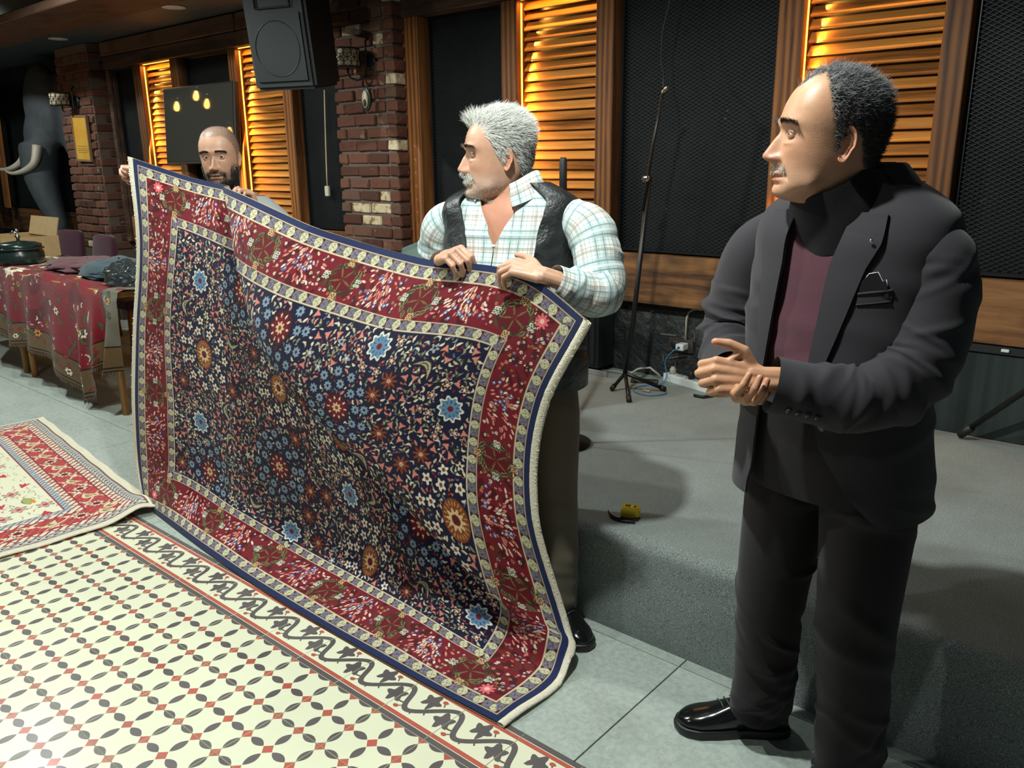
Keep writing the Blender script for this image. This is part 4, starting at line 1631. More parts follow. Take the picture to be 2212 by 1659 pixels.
for nm, idx, outv in (('edge', [(0, i) for i in np.linspace(0, WP.nu - 1, k).astype(int)], -ey), ('edge', [(j, 0) for j in np.linspace(0, WP.nv - 1, k).astype(int)], -ex)):
    P = np.array([P3[a, b] for a, b in idx]) - offp
    edge_roll(nm, P, np.tile([0, 0, 1.0], (k, 1)), np.tile([outv[0], outv[1], 0], (k, 1)), 0.022, 0.006, M['fringe'], prug, False, 3)

# ================================================================ people: shared builders
def ss(x, a, b):
    t = np.clip((x - a) / (b - a), 0, 1)
    return t * t * (3 - 2 * t)


def G(x, c, w):
    return np.exp(-((x - c) / w) ** 2)


class Acc:
    """one mesh gathered from several grids"""
    def __init__(self):
        self.V, self.F, self.C, self.UV, self.n = [], [], [], [], 0

    def add(self, V, F, col=(1, 1, 1), uv=None):
        V = np.asarray(V, float).reshape(-1, 3)
        self.V.append(V)
        F = np.asarray(F, int)
        if F.shape[1] == 3:
            F = np.c_[F, F[:, 2]]
        self.F.append(F + self.n)
        C = np.empty((len(V), 3))
        C[:] = col
        self.C.append(C)
        self.UV.append(np.zeros((len(V), 2)) if uv is None else np.asarray(uv).reshape(-1, 2))
        self.n += len(V)

    def build(self, name, mat, parent, uv=False):
        V, F = np.concatenate(self.V), np.concatenate(self.F)
        tri = F[:, 2] == F[:, 3]
        faces = [tuple(f[:3]) if t else tuple(f) for f, t in zip(F.tolist(), tri)] if tri.any() else None
        V = V - np.array(parent.matrix_basis.translation if parent else (0, 0, 0))
        if faces:
            me = new_mesh(name, V.tolist(), faces, [mat], True)
        else:
            me = fast_mesh(name, V, F, [mat])
        set_col(me, np.concatenate(self.C))
        if uv:
            U = np.concatenate(self.UV)
            lay = me.uv_layers.new(name='cloth')
            vi = np.empty(len(me.loops), dtype=np.int32)
            me.loops.foreach_get('vertex_index', vi)
            lay.data.foreach_set('uv', U[vi].astype(np.float32).ravel())
        return ob(name, me, parent)


def ring_quads(m, n, closed=True):
    F = []
    i = np.arange(m - 1)
    k = np.arange(n if closed else n - 1)
    I, K = np.meshgrid(i, k, indexing='ij')
    K2 = (K + 1) % n
    return np.stack([I * n + K, I * n + K2, (I + 1) * n + K2, (I + 1) * n + K], axis=-1).reshape(-1, 4)


def path_frames(P, up=None):
    T = np.gradient(P, axis=0)
    T /= np.linalg.norm(T, axis=1, keepdims=True)
    A = np.zeros_like(P)
    a = np.array(up if up is not None else (0, 0, 1.0), float)
    for i in range(len(P)):
        a = a - T[i] * (a @ T[i])
        if np.linalg.norm(a) < 1e-4:
            a = np.cross(T[i], (0.3, 0.9, 0.1))
        a /= np.linalg.norm(a)
        A[i] = a
    return T, A, np.cross(T, A)


def folds_fn(seed, n, L, amp, centers, spread, w=(0.012, 0.03), slope=0.05):
    rr = np.random.default_rng(seed)
    items = []
    for _ in range(n):
        c = centers[rr.integers(len(centers))]
        items.append((c * L + rr.normal(0, spread * L), rr.uniform(0, 2 * pi), rr.uniform(0.5, 1.2), rr.uniform(*w),
                      rr.uniform(-1, 1) * slope, amp * rr.uniform(0.4, 1.0) * (1 if rr.random() < 0.7 else -0.8)))
    def f(TH, S):
        out = np.zeros_like(TH)
        for s0, t0, dt, ww, sl, a in items:
            d = np.angle(np.exp(1j * (TH - t0)))
            out += a * np.exp(-((S - s0 - sl * d) / ww) ** 2) * np.exp(-(d / dt) ** 2)
        return out
    return f


def limb(acc, pts, radii, n=56, m=90, up=(0, 0, 1), folds=None, cap=True, col=(1, 1, 1), flare=None):
    """cloth tube along a bent path; radii are (across, deep) pairs"""
    pts = np.array(pts, float)
    seg = np.r_[0, np.cumsum(np.linalg.norm(np.diff(pts, axis=0), axis=1))]
    q = np.linspace(0, seg[-1], m)
    P = cubic_rows(seg, pts, q)
    Rr = cubic_rows(seg, np.array(radii, float), q)
    T, A, B = path_frames(P, up)
    th = np.linspace(0, 2 * pi, n, endpoint=False)
    TH, S = np.meshgrid(th, q)
    k = np.ones_like(TH)
    D = folds(TH, S) if folds else np.zeros_like(TH)
    ca, cb = np.cos(TH), np.sin(TH)
    V = P[:, None] + A[:, None] * (ca * (Rr[:, :1] + D))[..., None] + B[:, None] * (cb * (Rr[:, 1:] + D))[..., None]
    uv = np.stack([TH * float(Rr.mean()), S], axis=-1)
    acc.add(V, ring_quads(m, n)[:, ::-1], col, uv)
    if cap:
        for i in ((0,) if cap == 'start' else (0, m - 1)):
            c = P[i]
            W_ = np.concatenate([V[i], c[None]])
            kk = np.arange(n)
            acc.add(W_, np.stack([kk, (kk + 1) % n, np.full(n, n)], axis=1), col)
    return V


def torso(acc, T, ang, rows, n=96, m=120, folds=None, phi=None, off=0.0, col=(1, 1, 1), thick=0.0, sq=0.85, twist=None):
    """rows: z, forward shift, half width, front depth, back depth; phi(z) -> (start, end) when open in front"""
    a = radians(ang)
    f = np.array([cos(a), sin(a), 0])
    l = np.array([-sin(a), cos(a), 0])
    R = np.array(rows, float)
    seg = R[:, 0]
    z = np.linspace(seg[0], seg[-1], m)
    Q = cubic_rows(seg, R[:, 1:], z)
    tt = np.linspace(0, 1, n, endpoint=phi is not None)
    V = np.zeros((m, n, 3))
    UV = np.zeros((m, n, 2))
    PH = np.zeros((m, n))
    for i in range(m):
        if phi is None:
            p = tt * 2 * pi
        else:
            p0, p1 = phi(z[i])
            p = p0 + (p1 - p0) * tt
        PH[i] = p
    c, s = np.cos(PH), np.sin(PH)
    dep = np.where(c > 0, Q[:, 2:3], Q[:, 3:4]) + off
    wid = Q[:, 1:2] + off
    D = folds(PH, z[:, None] + 0 * PH) if folds else 0
    X = np.sign(c) * np.abs(c) ** sq * (dep + D)
    Yy = np.sign(s) * np.abs(s) ** sq * (wid + D)
    V = np.array([T[0], T[1], 0])[None, None] + f * (X + Q[:, :1])[..., None] + l * Yy[..., None]
    V[..., 2] = z[:, None]
    UV[..., 0] = PH * 0.17
    UV[..., 1] = z[:, None]
    acc.add(V, ring_quads(m, n, phi is None), col, UV)
    if thick and phi is not None:
        # turned-back inner face so that the open front has an edge
        V2 = V - (f * (c * 0.9)[..., None] + l * (s * 0.9)[..., None]) * thick
        acc.add(V2, ring_quads(m, n, False)[:, ::-1], col, UV)
        for k in (0, n - 1):
            E_ = np.stack([V[:, k], V2[:, k]], axis=1)
            acc.add(E_, ring_quads(m, 2, False), col)
        for i in (0, m - 1):
            E_ = np.stack([V[i], V2[i]], axis=1)
            acc.add(E_, ring_quads(n, 2, False), col)
    return V


def remeshed(verts, faces, voxel=0.0026, smooth=4):
    me = new_mesh('tmp', verts, faces)
    o = bpy.data.objects.new('tmp', me)
    COL.objects.link(o)
    md = o.modifiers.new('r', 'REMESH')
    md.mode = 'VOXEL'
    md.voxel_size = voxel
    sm = o.modifiers.new('s', 'SMOOTH')
    sm.iterations = smooth
    sm.factor = 0.5
    dg = bpy.context.evaluated_depsgraph_get()
    m2 = bpy.data.meshes.new_from_object(o.evaluated_get(dg))
    V = np.empty(len(m2.vertices) * 3, dtype=np.float32)
    m2.vertices.foreach_get('co', V)
    F = [tuple(p.vertices) for p in m2.polygons]
    bpy.data.objects.remove(o)
    bpy.data.meshes.remove(me)
    bpy.data.meshes.remove(m2)
    F = np.array([f if len(f) == 4 else (*f, f[2]) for f in F if len(f) in (3, 4)])
    return V.reshape(-1, 3).astype(float), F


def ball_chain(mb, pts, rs, n=10):
    """tapered finger-like tube with rounded ends"""
    pts = [Vector(p) for p in pts]
    d0 = (pts[1] - pts[0]).normalized()
    d1 = (pts[-1] - pts[-2]).normalized()
    P, R = [], []
    for k in range(3):
        a = pi / 2 * (k + 0.4) / 3
        P.append(pts[0] - d0 * rs[0] * cos(a))
        R.append(rs[0] * sin(a))
    P += pts
    R += list(rs)
    for k in (2, 1, 0):
        a = pi / 2 * (k + 0.4) / 3
        P.append(pts[-1] + d1 * rs[-1] * cos(a))
        R.append(rs[-1] * sin(a))
    mb.tube(P, R, n)


FING = (((0.028, 0.090), (0.044, 0.026, 0.021), (0.0098, 0.0090, 0.0082, 0.0070)),
        ((0.009, 0.094), (0.049, 0.030, 0.022), (0.0100, 0.0092, 0.0083, 0.0071)),
        ((-0.011, 0.089), (0.045, 0.028, 0.022), (0.0096, 0.0088, 0.0080, 0.0068)),
        ((-0.029, 0.079), (0.035, 0.021, 0.019), (0.0086, 0.0078, 0.0070, 0.0060)))


def make_hand(wrist, d, nrm, right, curls, thumb, scale=1.0, spread=0.0, fore=None, tilt=None):
    """palm and five fingers. d: finger direction, nrm: out of the back of the hand,
    curls: three bend angles for each finger, thumb: three direction vectors (finger, thumb-side, back axes)"""
    w = Vector(wrist)
    d = Vector(d).normalized()
    nrm = Vector(nrm)
    nrm = (nrm - d * nrm.dot(d)).normalized()
    s = nrm.cross(d) * (1 if right else -1)
    mb = MB()
    nails = []
    for i, ((so, do), Ls, rs) in enumerate(FING):
        root = w + (s * so * 0.62 + d * 0.008 - nrm * 0.002) * scale
        mcp = w + (s * so + d * do + nrm * (0.003 if i in (1, 2) else 0)) * scale
        ball_chain(mb, [root, root.lerp(mcp, 0.5) + nrm * 0.001, mcp], [0.0150 * scale, 0.0135 * scale, 0.0112 * scale])
        ang = 0.0
        p = mcp
        P = [p]
        sp = spread * (1.5 - i) * 0.09
        dd = (d + s * sp).normalized()
        for k in range(3):
            ang += radians(curls[i][k])
            v = dd * cos(ang) - nrm * sin(ang)
            p = p + v * Ls[k] * scale
            P.append(p)
        up = nrm * cos(ang) + dd * sin(ang)
        nails.append((P[-1] + up * rs[3] * 0.9 * scale - v * 0.003, v, up))
        # knuckles a touch thicker
        PP, RR = [], []
        for k in range(3):
            PP += [P[k], P[k].lerp(P[k + 1], 0.5)]
            RR += [rs[k] * scale * (1.06 if k else 1.0), rs[k] * 0.93 * scale]
        PP.append(P[3])
        RR.append(rs[3] * scale)
        ball_chain(mb, PP, RR)
    tb = w + (s * 0.020 + d * 0.016 - nrm * 0.006) * scale
    P = [tb]
    for L, v in zip((0.044, 0.032, 0.026), thumb):
        v = Vector(v).normalized()
        P.append(P[-1] + (d * v[0] + s * v[1] + nrm * v[2]) * L * scale)
    ball_chain(mb, P, [0.0150 * scale, 0.0125 * scale, 0.0105 * scale, 0.0085 * scale])
    ball_chain(mb, [tb, P[1], w + (s * 0.022 + d * 0.075) * scale], [0.013 * scale, 0.010 * scale, 0.009 * scale])
    v = (P[3] - P[2]).normalized()
    nails.append((P[3] + nrm * 0.006, v, nrm))
    f = Vector(fore).normalized() if fore is not None else -d
    ball_chain(mb, [w + d * 0.02 * scale + s * 0.010, w + s * 0.010, w + f * 0.05 + s * 0.008, w + f * 0.13 + s * 0.006], [0.018 * scale, 0.0185 * scale, 0.021 * scale, 0.026 * scale])
    ball_chain(mb, [w + d * 0.02 * scale - s * 0.010, w - s * 0.010, w + f * 0.05 - s * 0.008, w + f * 0.13 - s * 0.006], [0.018 * scale, 0.0185 * scale, 0.021 * scale, 0.026 * scale])
    V, F = remeshed(mb.v, mb.f)
    return V, F, [tuple(q[0]) for q in nails]


def skin_hand(acc, H, skin):
    V, F, nails = H
    rr = np.random.default_rng(3)
    C = np.tile(np.array(skin), (len(V), 1)) * (1 + 0.05 * np.sin(V[:, :1] * 130) * np.sin(V[:, 2:3] * 150))
    tip = np.zeros(len(V))
    for q in nails:
        dd = np.linalg.norm(V - np.array(q), axis=1)
        tip = np.maximum(tip, np.exp(-(dd / 0.012) ** 2))
        C[dd < 0.0052] = np.array(skin) * np.array([1.12, 1.05, 1.02])
    C = C * (1 - tip[:, None] * np.array([0.0, 0.14, 0.12]))
    acc.add(V, F, C)


# ---------------------------------------------------------------- heads
HROWS = [  # z, front, back, half width (eye line at z = 0)
    (.1240, .003, .003, .003), (.1220, .024, .026, .022), (.1150, .045, .048, .040), (.1020, .064, .070, .0555), (.083, .0800, .0885, .0665),
    (.060, .0910, .1010, .0735), (.040, .0960, .1085, .0762), (.020, .0970, .1110, .0760), (.0, .0925, .1090, .0742), (-.02, .0905, .1045, .0722),
    (-.04, .0905, .0975, .0705), (-.056, .0912, .0890, .0685), (-.072, .0905, .0790, .0655), (-.086, .0885, .0700, .0610), (-.099, .0880, .0650, .0545),
    (-.110, .0850, .0625, .0470), (-.1175, .0760, .0615, .0415), (-.1215, .0600, .0612, .0415), (-.1240, .0430, .0612, .0440), (-.1290, .0300, .0615, .0475),
    (-.145, .0270, .0640, .0510), (-.170, .0290, .0670, .0530), (-.205, .0340, .0700, .0560), (-.25, .0400, .0740, .0620)]


def make_head(P):
    """returns verts (head frame: x forward, y left, z up), quads, colours and a picker for hair roots"""
    R = np.array(P.get('rows', HROWS), float)
    k = len(R)
    tq = np.linspace(0, k - 1, (k - 1) * 6 + 1)
    Q = cubic_rows(np.arange(k), R, tq)
    Q[:, 1:] = np.maximum(Q[:, 1:], 0.0005)
    n = 150
    t = np.linspace(-pi, pi, n, endpoint=False)
    th = t - 0.52 * np.sin(t)
    TH, _ = np.meshgrid(th, tq)
    z = Q[:, :1] + 0 * TH
    c, s = np.cos(TH), np.sin(TH)
    low = ss(-z, 0.03, 0.10)
    ex = 0.78 + 0.10 * low
    ey = 0.90
    x = np.where(c > 0, Q[:, 1:2], Q[:, 2:3]) * np.sign(c) * np.abs(c) ** np.where(c > 0, ex, 0.92)
    y = Q[:, 3:4] * np.sign(s) * np.abs(s) ** ey
    wf = ss(c, 0.05, 0.45)
    ay = np.abs(y)
    g = P.get
    dx = np.zeros_like(x)
    # brow, sockets, cheeks
    dx += g('brow', .004) * G(z, .021, .009) * G(ay, .026, .024)
    dx -= .0085 * G(z, .000, .0125) * G(ay, .031, .0165)
    dx += .0045 * G(z, -.001, .0085) * G(ay, .031, .0135)
    dx -= .004 * G(z, .004, .010) * G(ay, .0, .012)
    dx += g('cheek', .003) * G(z, -.028, .018) * G(ay, .040, .018)
    dx += g('bag', .002) * G(z, -.017, .0035) * G(ay, .031, .012)
    # nose
    nz = np.array([.022, .008, -.006, -.020, -.032, -.041, -.047, -.052, -.057, -.062])
    npf = np.array(g('nose', [0, .003, .0085, .0155, .0225, .0265, .0255, .0195, .006, 0]))
    prof = np.interp(-z, -nz, npf)
    sg = np.interp(-z, -nz, [.008, .0072, .0075, .0088, .0105, .0120, .0125, .0120, .0105, .009])
    dx += prof * np.exp(-(np.abs(y) / sg) ** 2.4)
    dx += .0105 * G(z, -.047, .0075) * G(ay, .0145, .0062)
    # mouth
    mw = np.exp(-(ay / .023) ** 4)
    dx += (.0055 * G(z, g('mz', -.0775) + .0065, .0048) + .0060 * G(z, g('mz', -.0775) - .0075, .0055)) * mw
    dx -= .0058 * G(z, g('mz', -.0775), .0017) * np.exp(-(ay / .025) ** 6)
    dx -= .004 * G(z, -.0925, .005) * G(ay, 0, .02)
    dx -= .003 * G(ay, .030, .006) * G(z, -.078, .010)
    dx += g('chin', .005) * G(z, -.107, .011) * G(ay, 0, .018)
    # smile folds and forehead lines
    fold = ay - (.017 + (-.045 - z) * .42)
    dx -= g('fold', .0016) * np.exp(-(fold / .0028) ** 2) * ss(-z, .043, .052) * (1 - ss(-z, .075, .09))
    dx += g('lines', .0) * np.sin(z * 620 + 2 * np.cos(y * 60)) * G(z, .055, .018) * G(ay, .0, .04)
    x = x + dx * wf
    # jowls and a full throat
    j = g('jowl', 0.0)
    y = y * (1 + j * G(z, -.095, .022) * wf)
    if g('throat', 0):
        th_ = g('throat')
        x = x + th_ * G(z, -.135, .022) * ss(c, -.2, .6)
        z = z - .003 * (th_ / .03) * G(z, -.122, .008) * ss(c, 0, .8)
    # sheared neck
    sh = ss(-z, .11, .25)
    x = x + sh * g('neck', (0, 0))[0]
    y = y + sh * g('neck', (0, 0))[1]
    V = np.stack([x, y, z], axis=-1)
    F = ring_quads(len(tq), n)[:, ::-1]
    # colours
    skin = np.array(P['skin'])
    C = np.tile(skin, x.shape + (1,))
    rr = np.random.default_rng(7)
    mott = np.sin(y * 190 + np.sin(z * 130) * 2) * np.sin(z * 210 + np.sin(x * 170) * 2)
    C *= (1 + .035 * mott)[..., None]
    red = .9 * G(z, -.042, .016) * G(ay, 0, .020) * wf + .45 * G(z, -.035, .02) * G(ay, .045, .02) + .5 * ss(-z, .12, .16) + .5 * G(z, .0, .012) * G(ay, .031, .015) * wf
    C *= 1 - red[..., None] * np.array([.03, .20, .20])
    lip = wf * np.exp(-(ay / .0235) ** 6) * np.maximum(G(z, g('mz', -.0775) + .004, .0036), G(z, g('mz', -.0775) - .006, .0045))
    C = C * (1 - lip[..., None] * (1 - np.array(g('lip', (.82, .50, .50)))))
    mline = wf * np.exp(-(ay / .0235) ** 6) * G(z, g('mz', -.0775), .0014)
    C *= 1 - .55 * mline[..., None]
    st = g('stubble')
    if st:
        zone = ss(-z, .045, .075) * (1 - ss(-z, .135, .155)) * ss(c, -.25, .15) * (1 - lip)
        zone = np.maximum(zone * ss(ay * 2.2 - z * 1.0, .075, .115), zone * G(z, -.104, .02))
        zone = np.maximum(zone, wf * G(z, -.063, .007) * ss(-ay, -.034, -.02) * .9)
        spk = .6 + .4 * (np.sin(y * 2100 + z * 900) * np.sin(z * 2300 - y * 700))
        C = C * (1 - (zone * spk * st[1])[..., None]) + np.array(st[0]) * (zone * spk * st[1])[..., None]
    sc = g('scalp')          # tint of the skin under the hair
    line = g('hairline')
    if sc is not None:
        hz = line(y, z, x)
        C = C * (1 - hz[..., None] * sc[1]) + np.array(sc[0]) * (hz * sc[1])[..., None]
    return V, F, C


def ear_grid(side, skin, pos=(-.008, .0735, -.004), size=1.0, flare=.45):
    """helix, concha and lobe as one dished patch with a rim"""
    n, m = 34, 12
    s = np.linspace(0, 2 * pi, n, endpoint=False)
    r = np.linspace(0.02, 1, m)
    S, R = np.meshgrid(s, r)
    ex = .0175 * (1 + .15 * np.sin(S))                 # backward
    ez = np.where(np.sin(S) > 0, .032, .030)
    bx = ex * np.cos(S) * R * np.where(np.sin(S) < -.3, .82, 1.0)
    bz = ez * np.sin(S) * R
    helix = G(R, .88, .12) * ss(np.cos(S - .9), -.75, .1) * .0065
    anti = G(R, .55, .10) * ss(np.cos(S + .1), -.1, .5) * .0045
    lobe = ss(-np.sin(S), .6, .95) * .004 * ss(R, .4, .9)
    dish = -.0085 * G(R, .15, .32) - .002
    hgt = helix + anti + lobe + dish
    trag = .005 * G(np.cos(S), -1, .25) * G(R, .75, .2) * G(np.sin(S), -.15, .5)
    hgt = hgt + trag
    # local: back (-x), up z, outward y; flare turns the back edge out
    X = -bx * cos(flare) + 0
    O = hgt + (bx + .0155) * sin(flare) * .9
    V = np.stack([X, O, bz + bx * .10], axis=-1)
    rim = V[-1].copy()
    rim[:, 1] -= .012
    rim[:, :1] *= .86
    rim[:, 2] *= .92
    V = np.concatenate([V, rim[None]])
    V = V * size
    V[..., 0] += pos[0]
    V[..., 1] += pos[1] - .006
    V[..., 2] += pos[2] - .008
    C = np.tile(np.array(skin) * np.array([1.02, .86, .84]), V.shape[:2] + (1,))
    shade = np.concatenate([G(R, .2, .3), np.zeros((1, n))])
    C *= 1 - .12 * shade[..., None]
    F = ring_quads(m + 1, n)
    if side < 0:
        V = V * np.array([1, -1, 1])
        F = F[:, ::-1]
    return V, F[:, ::-1], C


def eye_grid(yc, xc, look, open_=.0043, iris=(.05, .028, .015), skin=(.5, .3, .2), r=.0138, zc=0.0):
    """eyeball and two lids"""
    out = []
    n, m = 28, 20
    a = np.linspace(-pi, pi, n, endpoint=False)
    e = np.linspace(.01, pi - .01, m)
    A, E = np.meshgrid(a, e)
    D = np.stack([np.sin(E) * np.cos(A), np.sin(E) * np.sin(A), np.cos(E)], axis=-1)
    L = np.array(look, float)
    L /= np.linalg.norm(L)
    # pole towards the gaze so the iris is round
    up = np.array([0, 0, 1.0])
    s_ = np.cross(up, L)
    s_ /= np.linalg.norm(s_)
    u_ = np.cross(L, s_)
    W_ = D[..., 2:3] * L + D[..., :1] * s_ + D[..., 1:2] * u_
    C = np.tile(np.array([.62, .58, .54]), E.shape + (1,))
    C[E < .42] = iris
    C[E < .19] = (.004, .004, .004)
    out.append((np.array([xc, yc, zc]) + W_ * r, ring_quads(m, n), C))
    for top in (1, -1):
        az = np.linspace(-1.25, 1.25, 26)
        q = np.linspace(0, 1, 10)
        AZ, Q_ = np.meshgrid(az, q)
        op = np.arcsin(np.clip((open_ if top > 0 else open_ * .8) * np.cos(AZ * 1.22) / r, -.95, .95))
        el = op + (1.45 - op) * Q_
        rl = r + .0011 - .0002 * Q_
        V = np.stack([rl * np.cos(el) * np.cos(AZ), rl * np.cos(el) * np.sin(AZ), top * rl * np.sin(el)], axis=-1)
        V[..., 0] *= 1.02
        C = np.tile(np.array(skin) * np.array([.97, .88, .86]), AZ.shape + (1,))
        if top > 0:
            C[0] *= .25
        out.append((V + np.array([xc, yc, zc]), ring_quads(10, 26, False)[:, ::top], C))
    return out


def strands(roots, dirs, lens, curl, rad, cols, seg=5, seed=0, droop=0.0, wave=0.0):
    """hair: thin tapering three-sided fibres"""
    rr = np.random.default_rng(seed)
    k = len(roots)
    P = np.zeros((k, seg + 1, 3))
    P[:, 0] = roots
    d = dirs / (np.linalg.norm(dirs, axis=1, keepdims=True) + 1e-9)
    ax = rr.standard_normal((k, 3))
    ax = np.cross(d, ax)
    ax /= np.linalg.norm(ax, axis=1, keepdims=True) + 1e-9
    L = lens[:, None] / seg
    for i in range(seg):
        P[:, i + 1] = P[:, i] + d * L
        d = d + ax * curl[:, None] + np.array([0, 0, -droop])
        if wave:
            d = d + np.cross(d, ax) * wave * sin(i * 1.9)
        d /= np.linalg.norm(d, axis=1, keepdims=True)
    a = np.cross(d, ax)
    b = ax
    V = np.zeros((k, seg + 1, 3, 3))
    for i in range(seg + 1):
        w = rad[:, None] * (1.0 if i < seg else 0.15) * (1 - .5 * i / seg)
        for q in range(3):
            an = 2 * pi * q / 3
            V[:, i, q] = P[:, i] + (a * cos(an) + b * sin(an)) * w
    base = ring_quads(seg + 1, 3)
    F = (np.arange(k) * (seg + 1) * 3)[:, None, None] + base[None]
    C = np.repeat(np.repeat(cols[:, None, None, :], seg + 1, 1), 3, 2)
    return V.reshape(-1, 3), F.reshape(-1, 4), C.reshape(-1, 3)


def skin_mat():
    t = NT('skin')
    a = t.n('ShaderNodeVertexColor', layer_name='dye')
    v = t.coords((1, 1, 1), rnd=False)
    h = t.noise(v, 380, 3)
    h2 = t.noise(v, 45, 3)
    k = t.math('MULTIPLY_ADD', h2, .22, .89)
    hs = t.n('ShaderNodeHueSaturation')
    t.l(k, hs.inputs['Value'])
    t.l(a.outputs['Color'], hs.inputs['Color'])
    t.base(hs.outputs[0])
    t.bump(h, .18, .002)
    t.b.inputs['Subsurface Weight'].default_value = .12
    t.b.inputs['Subsurface Radius'].default_value = (.012, .005, .003)
    t.b.inputs['Subsurface Scale'].default_value = .6
    return t.set(.44, spec=.45)


M['skin'] = skin_mat()
M['hair'] = dyed('hair', .5, 0, 200, 0.0, .12)
M['hair'].node_tree.nodes['Principled BSDF'].inputs['Specular IOR Level'].default_value = .4


def cloth(name, c, rough=.85, weave=900, var=.12, sheen=.2, bump=.25, spec=.2):
    t = NT(name)
    v = t.coords((1, 1, 1), rnd=False)
    h = t.noise(v, weave, 2)
    h2 = t.noise(v, 9, 3)
    k = t.math('MULTIPLY_ADD', h, var * 2, t.math('MULTIPLY_ADD', h2, .2, .9 - var))
    cc = t.n('ShaderNodeCombineColor')
    for i in range(3):
        t.l(t.math('MULTIPLY', k, c[i]), cc.inputs[i])
    t.base(cc.outputs[0])
    t.bump(h, bump, .002)
    return t.set(rough, spec=spec, sheen=sheen)


def plaid_mat():
    t = NT('plaid_cotton')
    uvn = t.n('ShaderNodeUVMap', uv_map='cloth')
    sp = t.n('ShaderNodeSeparateXYZ')
    t.l(uvn.outputs[0], sp.inputs[0])
    c = None
    col = (0.80, 0.82, 0.79)
    prev = col
    def band(x, per, cen, hw):
        f = t.math('FRACT', t.math('MULTIPLY_ADD', x, 1 / per, 5.0))
        return t.math('LESS_THAN', t.math('ABSOLUTE', t.math('SUBTRACT', f, cen)), hw)
    cur = None
    for ax in (0, 1):
        x = sp.outputs[ax]
        for cen, hw, cc, amt in ((.5, .20, (.40, .54, .55), .6), (.38, .018, (.13, .22, .26), .7), (.62, .018, (.13, .22, .26), .7),
                                 (.5, .03, (.70, .78, .76), .8), (.02, .05, (.36, .30, .24), .55), (.08, .012, (.20, .17, .14), .6), (.93, .012, (.20, .17, .14), .6), (.22, .010, (.10, .25, .28), .5), (.78, .010, (.10, .25, .28), .5)):
            m = t.math('MULTIPLY', band(x, .092, cen, hw), amt)
            cur = t.mixc(m, cur if cur is not None else col, cc)
    t.base(cur)
    v = t.coords((1, 1, 1), rnd=False)
    h = t.noise(v, 700, 2)
    t.bump(h, .2, .002)
    return t.set(.85, spec=.2, sheen=.1)


def leather_mat():
    t = NT('black_leather')
    v = t.coords((1, 1, 1), rnd=False)
    h = t.noise(v, 60, 5, .65)
    h2 = t.noise(v, 14, 3, .6, 1.2)
    t.base(t.ramp(h2, [(.3, (.010, .012, .013)), (.75, (.030, .034, .035))]))
    t.bump(t.math('ADD', t.math('MULTIPLY', h, .35), h2), .5, .012)
    return t.set(.36, spec=.5)


M['suit'] = cloth('charcoal_wool', (.031, .028, .034), .8, 1100, .2, .12)
M['trouser'] = cloth('dark_trouser_wool', (.0125, .0100, .0125), .75, 1100, .2, .1)
M['shade_knit'] = cloth('shade_knit', (.012, .010, .014), .9, 700, .2, .1, .4)  # near-black colour carries the shade around the neck
M['maroon'] = cloth('maroon_knit', (.085, .027, .042), .9, 700, .25, .3, .5)
M['plaid'] = plaid_mat()
M['leather'] = leather_mat()
M['khaki'] = cloth('khaki_cotton', (.14, .115, .082), .9, 600, .15)
M['white_knit'] = cloth('white_cotton', (.40, .41, .41), .9, 500, .1)
M['shoe'] = plain('polished_leather', (.007, .008, .008), .16, spec=.6, var=.2)
M['sole'] = plain('rubber_sole', (.010, .010, .011), .5, var=.2)
M['button'] = plain('horn_button', (.05, .05, .05), .2, var=.2)
M['navy_jean'] = cloth('black_jean', (.012, .013, .018), .9, 600, .15)


def rot3(yaw, pitch=0.0, roll=0.0):
    """columns: forward, left, up; pitch > 0 looks down, roll > 0 leans to the person's left"""
    return np.array(Matrix.Rotation(radians(yaw), 3, 'Z') @ Matrix.Rotation(radians(pitch), 3, 'Y') @ Matrix.Rotation(radians(-roll), 3, 'X'))


